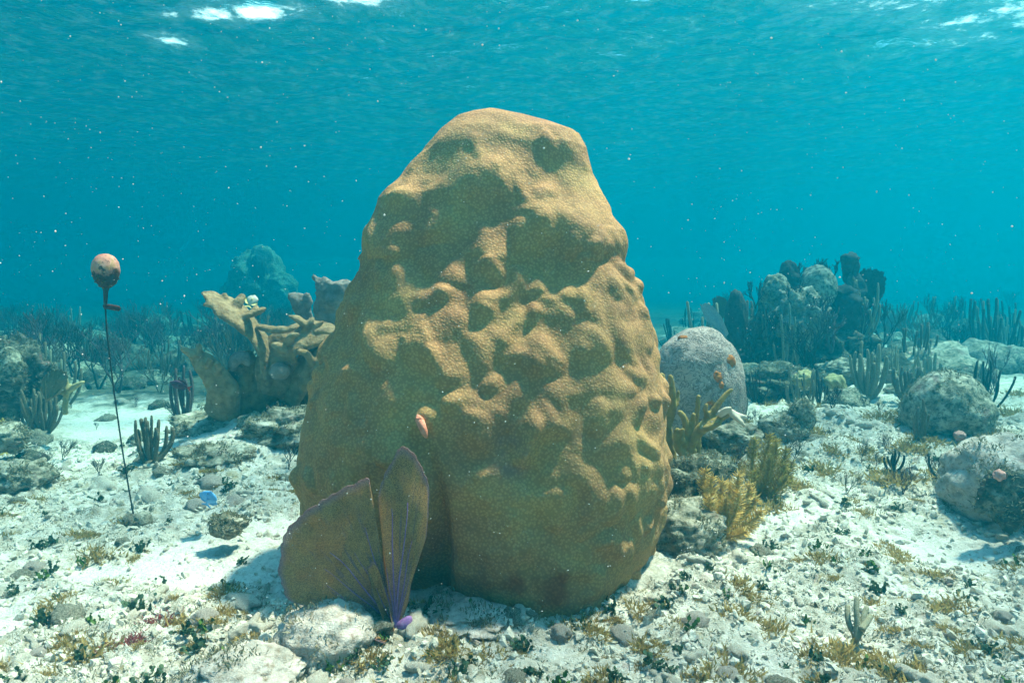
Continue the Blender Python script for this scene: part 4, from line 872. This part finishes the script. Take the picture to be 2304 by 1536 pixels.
# front right finger coral
p = ground(1926, 1462); Yk = p[1]; fo = thing('finger_coral', 'grey brown finger shaped soft coral standing alone at the lower right', 'soft coral', p)
for P in ([(1924, 1465), (1926, 1430), (1910, 1405), (1906, 1380), (1907, 1362)], [(1926, 1440), (1930, 1400), (1926, 1370), (1928, 1345)], [(1928, 1435), (1940, 1408), (1943, 1385), (1950, 1366)], [(1938, 1415), (1950, 1400), (1960, 1384)]):
    pp = np.array([at(a, b, Yk+.02*i) for i, (a, b) in enumerate(P)]); tt = np.linspace(0, len(P)-1, 14); pp = np.stack([np.interp(tt, range(len(P)), pp[:, k]) for k in range(3)], 1); pp[1:-1] = (pp[:-2]+pp[1:-1]+pp[2:])/3
    mb = MB(); mb.tube(pp, np.linspace(.0115, .0085, 14), 10); part('finger', mb, M['rodpale'], fo)
mb = MB(); mb.blob(p, [.022, .022, .014], 2, .2, 2, 1); part('holdfast', mb, M['rodpale'], fo)

# ------------------------------------------------------------------ left middle distance
boulder('reef_rock', 30, 925, 150, 150, 5.5, M['darkrock'], 'dark weedy reef head at the left edge', amp=.3, seed=71, fine=.08)
dome('brain_coral', 22, 850, 26, 780, 5.35, M['palebrain'], 'pale round coral on top of the dark left reef head', seed=8)
far_fan('sea_fan', at(78, 860, 5.8), [(72, 850), (50, 820), (52, 795), (72, 786), (90, 798), (92, 830), (84, 852)], 5.8, plain('mauve_fan', (.13, .08, .15), (.2, .13, .22), 50, .4, .004), 'mauve sea fan behind the dark left reef head', None)
far_fan('sea_fan', at(105, 905, 5.1), [(100, 895), (84, 875), (86, 850), (102, 836), (128, 832), (144, 845), (148, 865), (138, 885), (112, 897)], 5.1, M['fanbrown'], 'rounded brown sea fan above the pale sand on the left', None)
YE = 5.2; e3 = thing('elkhorn_coral', 'little yellow elkhorn fragment right of the brown sea fan', 'coral', gz(at(150, 925, YE)))
limb('branch', [([(146, 930, 0), (148, 895, 0), (152, 880, 0), (170, 868, 0), (186, 860, -.03)], [8, 8, 12, 14, 7], .5, UP), ([(155, 878, 0), (148, 862, 0), (150, 852, 0)], [9, 8, 5], .6, UP), ([(150, 884, 0), (138, 882, 0), (130, 884, 0)], [8, 8, 5], .6, UP)], M['yellow'], e3, .012)
gsea(95, 975, 112, 100, 12, 4.2, M['rod'], 'brown sea rods below the rounded brown sea fan', 31)
gsea(206, 852, 112, 70, 10, 3.4, M['rod'], 'feathery brown sea rods left of the cable', 32)
gsea(338, 1040, 112, 84, 13, 5, M['rod'], 'thick brown sea rods right of the cable in front of the elkhorn', 33)
gsea(412, 968, 150, 52, 7, 4.6, M['rodpurple'], 'dark thin sea rods at the left end of the elkhorn mound', 34)
gsea(2, 1022, 84, 30, 5, 4, M['plumeolive'], 'olive sea rods cut by the left edge', 35)
gsea(30, 800, 70, 60, 8, 2.5, M['rod'], 'far brown sea rods at the left edge above the reef head', 36)
boulder('boulder', 45, 1105, 120, 70, 3.9, M['rock'], 'weed flecked stone at the left edge before the sand', amp=.25, seed=73, fine=.06)
boulder('boulder', 10, 1010, 90, 60, 4.6, M['rock'], 'pale crumbly stone at the left edge beside the sea rods', amp=.25, seed=74, fine=.06)

# far mound with a dark hollow
YM = 25.
dome('coral_mound', 585, 700, 62, 560, YM, M['palebrain'], 'far bell shaped coral mound with a dark hollow', seed=9, amp=.25, fr=2)
dome('coral_mound', 535, 700, 34, 625, YM-.3, M['palebrain'], 'left foot lobe of the far bell shaped mound', seed=10, amp=.25, fr=2)
dome('coral_mound', 632, 700, 40, 610, YM-.3, M['palebrain'], 'right foot lobe of the far bell shaped mound', seed=11, amp=.25, fr=2)
dome('barrel_sponge_or_shade', 583, 625, 17, 572, YM-.75, M['darksponge'], 'dark dome standing for shade in the hollow of the far bell shaped mound', cat='sponge', seed=12, amp=.2, base=at(583, 640, YM-.75)[2])  # dark dome added as the shade inside the mound's hollow

# ------------------------------------------------------------------ reef farther back, many alike
rg = random.Random(5)
gm = [bush_mb(.8, .8, s, 5, .016, .6, 4).mesh('gorgonian') for s in range(5)]
for i, me in enumerate(gm): me.materials.append((M['gorgdark'], M['rodpurple'], M['gorgdark'], M['rod'], M['gorgdark'])[i])
rm = []
for s in range(4):
    mb = MB(); r2 = random.Random(s+50)
    for i in range(11):
        a = r2.uniform(-1, 1); mb.tube(rod_path((a*.03, r2.uniform(-.03, .03), -.02), (a*.28, r2.uniform(-.2, .2), r2.uniform(.4, .75)), 8, rg=r2), .015, 5)
    me = mb.mesh('sea_rod'); me.materials.append((M['rod'], M['gorgdark'], M['rodpale'], M['gorgdark'])[s]); rm.append(me)
hm = []
for s in range(5):
    V, F = ico(4); V = V*(1+.28*fbm(V*1.6+s*9, 4)+.06*fbm(V*7, 2))[:, None]*np.array([.42, .42, .34]); me = mesh_np('coral_mound', V, [F]); me.materials.append((M['palebrain'], M['darkrock'], M['rock'], M['darkrock'], M['palebrain'])[s]); hm.append(me)
nl = 0
def scatter(n, xr, yr, kind, test=lambda x, y: True, smul=1.):
    c = 0; tries = 0
    while c < n and tries < n*60:
        tries += 1; y = yr[0]*(yr[1]/yr[0])**rg.random(); x = rg.uniform(*xr)*y
        if not test(x, y): continue
        z = fh(x, y); s = rg.uniform(.6, 1.25)*smul
        if kind == 0: me = rg.choice(gm); nm, lb, ct, gp = 'gorgonian', 'dim branching gorgonian', 'soft coral', 'gorgonians of the hazy reef behind'
        elif kind == 1: me = rg.choice(rm); nm, lb, ct, gp = 'sea_rod', 'dim clump of sea rods', 'soft coral', 'sea rods of the hazy reef behind'
        else: me = rg.choice(hm); nm, lb, ct, gp = 'coral_mound', 'blurry rounded coral head', 'coral', 'coral heads of the hazy reef behind'
        lb += (', at the far left' if x/y < -.55 else ', behind the cable' if x/y < -.4 else ', behind the elkhorn coral' if x < 0 else ', right of the big star coral' if x/y < .45 else ', at the far right')+(' nearby' if y < 9 else ' in the middle' if y < 14 else ' at the back')
        tag(put(nm, me, None, loc=(x, y, z-.01), rot=(rg.uniform(-.1, .1), rg.uniform(-.1, .1), rg.uniform(0, 6.28)), scale=s*(rg.uniform(.5, 1.1) if kind == 2 else 1)), lb, ct, gp); c += 1
hole = lambda x, y: not (g2(x, y, -3.2, 6.2, 1.3, 1.2) > .3)
scatter(120, (-.82, -.16), (6.8, 18), 0, hole); scatter(24, (-.82, -.2), (6.4, 18), 1, hole); scatter(120, (-.82, -.16), (6.8, 24), 2, hole)
scatter(22, (.22, .8), (9.5, 24), 0); scatter(22, (.24, .8), (7.5, 15), 1); scatter(45, (.24, .8), (6.2, 24), 2)
scatter(14, (.2, .72), (5.2, 8), 2, lambda x, y: True, .55); scatter(22, (-.8, -.2), (4.6, 8), 2, lambda x, y: True, .28); scatter(12, (.3, .8), (5.2, 8), 1, lambda x, y: True, .5)

# ------------------------------------------------------------------ seafloor rubble, tufts of algae
stones = []
for s in range(9):
    if s % 9 in (1, 4, 6, 8):                                    # broken branch of coral
        r9 = np.random.default_rng(s); mb = MB(); q = np.array([[-1.1, 0, 0], [-.5, .12*r9.normal(), .05], [0, .2*r9.normal(), .08], [.6, .15*r9.normal(), .05], [1.1, .1, 0]])
        mb.tube(q, [.24, .30, .27, .31, .2], 9); mb.tube([q[2], q[2]+[.25, .35, .2], q[2]+[.4, .6, .25]], [.22, .18, .13], 8)
        mb = remesh(mb, .07, lambda V: .07*fbm(V*3+s, 3), 1); me = mb.mesh('rubble_stone'); me.materials.append(M['rubble']); stones.append(me); continue
    V, F = ico(3); n = 1+.42*fbm(V*1.5+s*7.7, 4)+.10*fbm(V*5+s, 3)+rough(V, s+3, .11); V = V*n[:, None]*np.array([1, .55+.08*(s % 5), .5+.05*(s % 4)])
    me = mesh_np('rubble_stone', V, [F]); me.materials.append((M['rubble'], M['rubble'], M['boulder'], M['rock'])[s % 4]); stones.append(me)
def halimeda(seed, n=13):
    r = np.random.default_rng(seed); mb = MB(); a6 = np.arange(7)*2*math.pi/7
    for c in range(n):
        p = np.array([r.normal()*.012, r.normal()*.012, 0]); d = np.array([r.normal()*.5, r.normal()*.5, 1.]); d /= np.linalg.norm(d)
        for k in range(r.integers(2, 6)):
            w_ = r.uniform(.004, .0075); U = np.cross(d, r.normal(size=3)); U /= np.linalg.norm(U); W = np.cross(d, U)
            V = p+d*w_*.9+w_*(np.cos(a6)[:, None]*U+np.sin(a6)[:, None]*d)
            mb.add(np.concatenate([V+W*.0008, V-W*.0008]), np.array([[0, i, i+1] for i in range(1, 6)]+[[7, 8+i, 7+i] for i in range(1, 6)]))
            p = p+d*w_*1.6; d = d+r.normal(size=3)*.45; d[2] = abs(d[2]); d /= np.linalg.norm(d)
    return mb
def turf(seed, n=240, L=.019, sp=.02, w_=.0021):
    r = np.random.default_rng(seed); mb = MB()
    for c in range(n):
        p = np.array([r.normal()*sp, r.normal()*sp, -.004]); d = np.array([p[0]*22+r.normal()*.5, p[1]*22+r.normal()*.5, 1.]); d /= np.linalg.norm(d); l = L*r.uniform(.4, 1.1)
        U = np.cross(d, r.normal(size=3)); U /= np.linalg.norm(U); m_ = p+d*l*.5; e = p+d*l+r.normal(size=3)*l*.25
        mb.add([p-U*w_, p+U*w_, m_+U*w_, m_-U*w_, e], np.array([[0, 1, 2, 3]]), np.array([[3, 2, 4]]))
    return mb
hal = [halimeda(s).mesh('algae_tuft') for s in range(6)]
for me in hal: me.materials.append(M['algae'])
hal2 = [halimeda(s+20, 7).mesh('algae_tuft') for s in range(3)]
for me in hal2: me.materials.append(M['algaebright'])
tur = [turf(s).mesh('algae_tuft', smooth=False) for s in range(5)]
for me in tur: me.materials.append(M['turf'])
tred = [turf(s+9, 240, .016, .026, .0018).mesh('algae_tuft', smooth=False) for s in range(3)]
for me in tred: me.materials.append(M['red'])
def free(x, y):
    if ((x-.0)/.78)**2+((y-2.95)/.56)**2 < 1: return False
    return True
def where(x, y):
    a = x/y
    h = 'far left' if a < -.48 else 'left of the sea fan' if a < -.22 else 'before the star coral' if a < .2 else 'right of the star coral' if a < .48 else 'far right'
    d = 'along the bottom edge' if y < 2.2 else 'in the near rubble' if y < 3.2 else 'farther back'
    return h+' '+d
def strew(n, ylo, yhi, meshes, sc_, name, lb, ct, gp, covmin=.3, sink=0., xr=(-.80, .80), pw=1.):
    c = 0; t = 0
    while c < n and t < n*80:
        t += 1; y = ylo*(yhi/ylo)**(rg.random()**pw); x = rg.uniform(*xr)*y
        if not free(x, y) or cover(np.array([x]), np.array([y]))[0] < covmin+rg.uniform(-.25, .25): continue
        s = rg.uniform(*sc_); z = fh(x, y)
        tag(put(name, rg.choice(meshes), None, loc=(x, y, z+sink*s), rot=(rg.uniform(-.3, .3), rg.uniform(-.3, .3), rg.uniform(0, 6.28)), scale=s), ('big ' if s > (sc_[0]+sc_[1])/2 else 'small ')+lb+', '+where(x, y), ct, gp); c += 1
strew(190, 1.75, 5.6, stones, (.02, .075), 'rubble_stone', 'loose pale rubble stone', 'stone', 'rubble stones strewn over the seafloor', .5, -.12)
strew(130, 1.8, 5.2, hal, (.5, 1.3), 'leafy_algae', 'dark green leafy algae tuft', 'algae', 'dark green algae tufts on the seafloor', .35)
strew(60, 3.6, 7.5, stones, (.05, .13), 'rubble_stone', 'loose pale reef stone', 'stone', 'reef stones of the middle distance', .2, -.1)
strew(60, 3.4, 6.5, tur, (1.6, 3.2), 'weed_clump', 'tan weed clump', 'algae', 'weed clumps of the middle distance', .3, xr=(.28, .8))
strew(50, 3.6, 7., gm, (.10, .26), 'gorgonian', 'low dark branching gorgonian', 'soft coral', 'low gorgonians of the middle distance', .2, xr=(.26, .8))
strew(26, 4.0, 7., gm, (.10, .24), 'gorgonian', 'low dark branching gorgonian', 'soft coral', 'low gorgonians of the middle distance', .2, xr=(-.8, -.3))
strew(30, 1.75, 3.0, hal2, (.8, 1.4), 'algae_sprig', 'bright green algae sprig', 'algae', 'bright green algae sprigs on the seafloor', .4)
strew(200, 1.75, 4.8, tur, (.5, 1.7), 'fuzzy_algae', 'yellow brown fuzzy algae', 'algae', 'yellow brown algae tufts on the seafloor', .5)
for i in range(46):
    a = rg.uniform(math.pi*1.02, math.pi*1.98); x, y = .02+.80*math.cos(a)*rg.uniform(.98, 1.1), 2.95+.62*math.sin(a)*rg.uniform(1.0, 1.14)
    if i % 2: tag(put('rubble_stone', rg.choice(stones), None, loc=(x, y, fh(x, y)), rot=(0, 0, rg.uniform(0, 6)), scale=rg.uniform(.02, .05)), 'pale stone wedged against the foot of the big star coral', 'stone', 'stones round the foot of the star coral')
    else: tag(put('algae_tuft', rg.choice(hal+tur), None, loc=(x, y, fh(x, y)), rot=(0, 0, rg.uniform(0, 6)), scale=rg.uniform(.7, 1.3)), 'algae tuft at the foot of the big star coral', 'algae', 'algae tufts round the foot of the star coral')
def tuft_at(px, py, me, s, label):
    p = ground(px, py); return tag(put('algae_tuft', me, None, loc=p, rot=(0, 0, rg.uniform(0, 6)), scale=s), label, 'algae')
tuft_at(345, 1392, tred[0], 1.7, 'deep red algae patch under a dark green sprig at lower left')
tuft_at(290, 1440, tred[1], 1.2, 'smaller crimson algae patch below the deep red one')
tuft_at(318, 1372, hal[0], 1.5, 'dark green algae sprig above the deep red algae')
tuft_at(1890, 1478, tur[0], 2.6, 'big brown algae bush at the foot of the finger coral')
tuft_at(1640, 1520, tur[1], 2.2, 'golden brown algae clump at the bottom edge right of centre')
tuft_at(2030, 1525, tur[2], 2.2, 'yellow algae clump at the bottom edge below the finger coral')
tuft_at(180, 1470, tur[3], 2.6, 'tall olive algae clump at the lower left corner')
tuft_at(215, 1250, tur[4], 2.4, 'ochre algae bush left of the lone grey stone')
# countless small fragments and turf
def bits(n, seed):
    r = np.random.default_rng(seed); Vi, Fi = ico(1); y = 1.65*(5.2/1.65)**r.random(n*3); x = r.uniform(-.82, .82, n*3)*y
    c = cover(x, y); k = (c > .12+.4*r.random(n*3)) & ~(((x/.74)**2+((y-2.95)/.5)**2) < 1); x, y = x[k][:n], y[k][:n]; n = len(x); z = floor_h(x, y)
    s = .005+.017*r.random(n)**2.2; s *= (.7+.1*y)
    q = r.normal(size=(n, 4)); q /= np.linalg.norm(q, axis=1)[:, None]; w_, a, b, d = q.T
    Rm = np.stack([1-2*(b*b+d*d), 2*(a*b-d*w_), 2*(a*d+b*w_), 2*(a*b+d*w_), 1-2*(a*a+d*d), 2*(b*d-a*w_), 2*(a*d-b*w_), 2*(b*d+a*w_), 1-2*(a*a+b*b)], 1).reshape(-1, 3, 3)
    nz = 1+.30*r.normal(size=(n, len(Vi), 1)); ax = r.uniform(.45, 1.3, (n, 1, 3))
    V = np.einsum('nij,nvj->nvi', Rm, Vi[None]*nz*ax)*s[:, None, None]+np.stack([x, y, z+.15*s], 1)[:, None]
    F = (Fi[None]+np.arange(n)[:, None, None]*len(Vi)).reshape(-1, 3)
    o = put('rubble', mesh_np('rubble', V.reshape(-1, 3), [F], False), M['rubble']); o['kind'] = 'stuff'
bits(9500, 2)
def fuzz(n, seed, m, name, thr):
    r = np.random.default_rng(seed); y = 1.65*(6/1.65)**r.random(n*4); x = r.uniform(-.82, .82, n*4)*y
    P = np.stack([x, y, 0*x], 1); k = (cover(x, y)+.5*fbm(P*5+seed, 3) > thr) & (fbm(P*9+seed*3, 2) > .02) & ~(((x/.74)**2+((y-2.95)/.5)**2) < 1); x, y = x[k][:n], y[k][:n]; n = len(x); z = floor_h(x, y)
    p = np.stack([x, y, z-.002], 1); d = r.normal(size=(n, 3))*np.array([.7, .7, .3])+np.array([0, 0, .8]); d /= np.linalg.norm(d, axis=1)[:, None]
    l = (.006+.016*r.random(n)**1.5)[:, None]; U = np.cross(d, r.normal(size=(n, 3))); U /= np.linalg.norm(U, axis=1)[:, None]; w_ = .0014*(.7+.15*y)[:, None]
    V = np.stack([p-U*w_, p+U*w_, p+d*l*.6+U*w_, p+d*l*.6-U*w_, p+d*l+r.normal(size=(n, 3))*l*.2], 1).reshape(-1, 3); b = np.arange(n)[:, None]*5
    o = put(name, mesh_np(name, V, [b+np.array([[0, 1, 2, 3]]), b+np.array([[3, 2, 4]])], False), m); o['kind'] = 'stuff'
fuzz(36000, 3, plain('turf_algae', (.16, .145, .09), (.30, .27, .19), 40, .1, .002, .95), 'turf_algae', .75)
fuzz(9000, 8, plain('green_turf', (.05, .075, .045), (.10, .12, .075), 40, .1, .002, .95), 'green_turf', .85)

# ------------------------------------------------------------------ drifting specks in the water
def snow(n, seed):
    r = np.random.default_rng(seed); y = .55+3.4*r.random(n)**1.3; p = np.stack([r.uniform(-.85, .85, n)*y, y, CAM_H+r.uniform(-.62, .52, n)*y], 1)
    p = p[(p[:, 2] > .12) & (p[:, 2] < 3.6) & ((np.abs(p[:, 0]) > .8) | (p[:, 1] < 2.1) | (p[:, 2] > 2.2))]
    n = len(p); s = (.0003+.0008*r.random(n)**4)[:, None, None]*(.6+.4*p[:, 1])[:, None, None]
    O = np.array([[1, 0, 0], [-1, 0, 0], [0, 1, 0], [0, -1, 0], [0, 0, 1], [0, 0, -1]], float); F = np.array([[0, 2, 4], [2, 1, 4], [1, 3, 4], [3, 0, 4], [2, 0, 5], [1, 2, 5], [3, 1, 5], [0, 3, 5]])
    V = (O[None]*r.uniform(.6, 1.6, (n, 1, 3)))*s+p[:, None]; k = plain('drifting_speck', (.55, .55, .53), (.68, .68, .66), 10, 0, .001, .9)
    o = put('marine_snow', mesh_np('marine_snow', V.reshape(-1, 3), [(F[None]+6*np.arange(n)[:, None, None]).reshape(-1, 3)], False), k); o['kind'] = 'stuff'
snow(5000, 6)
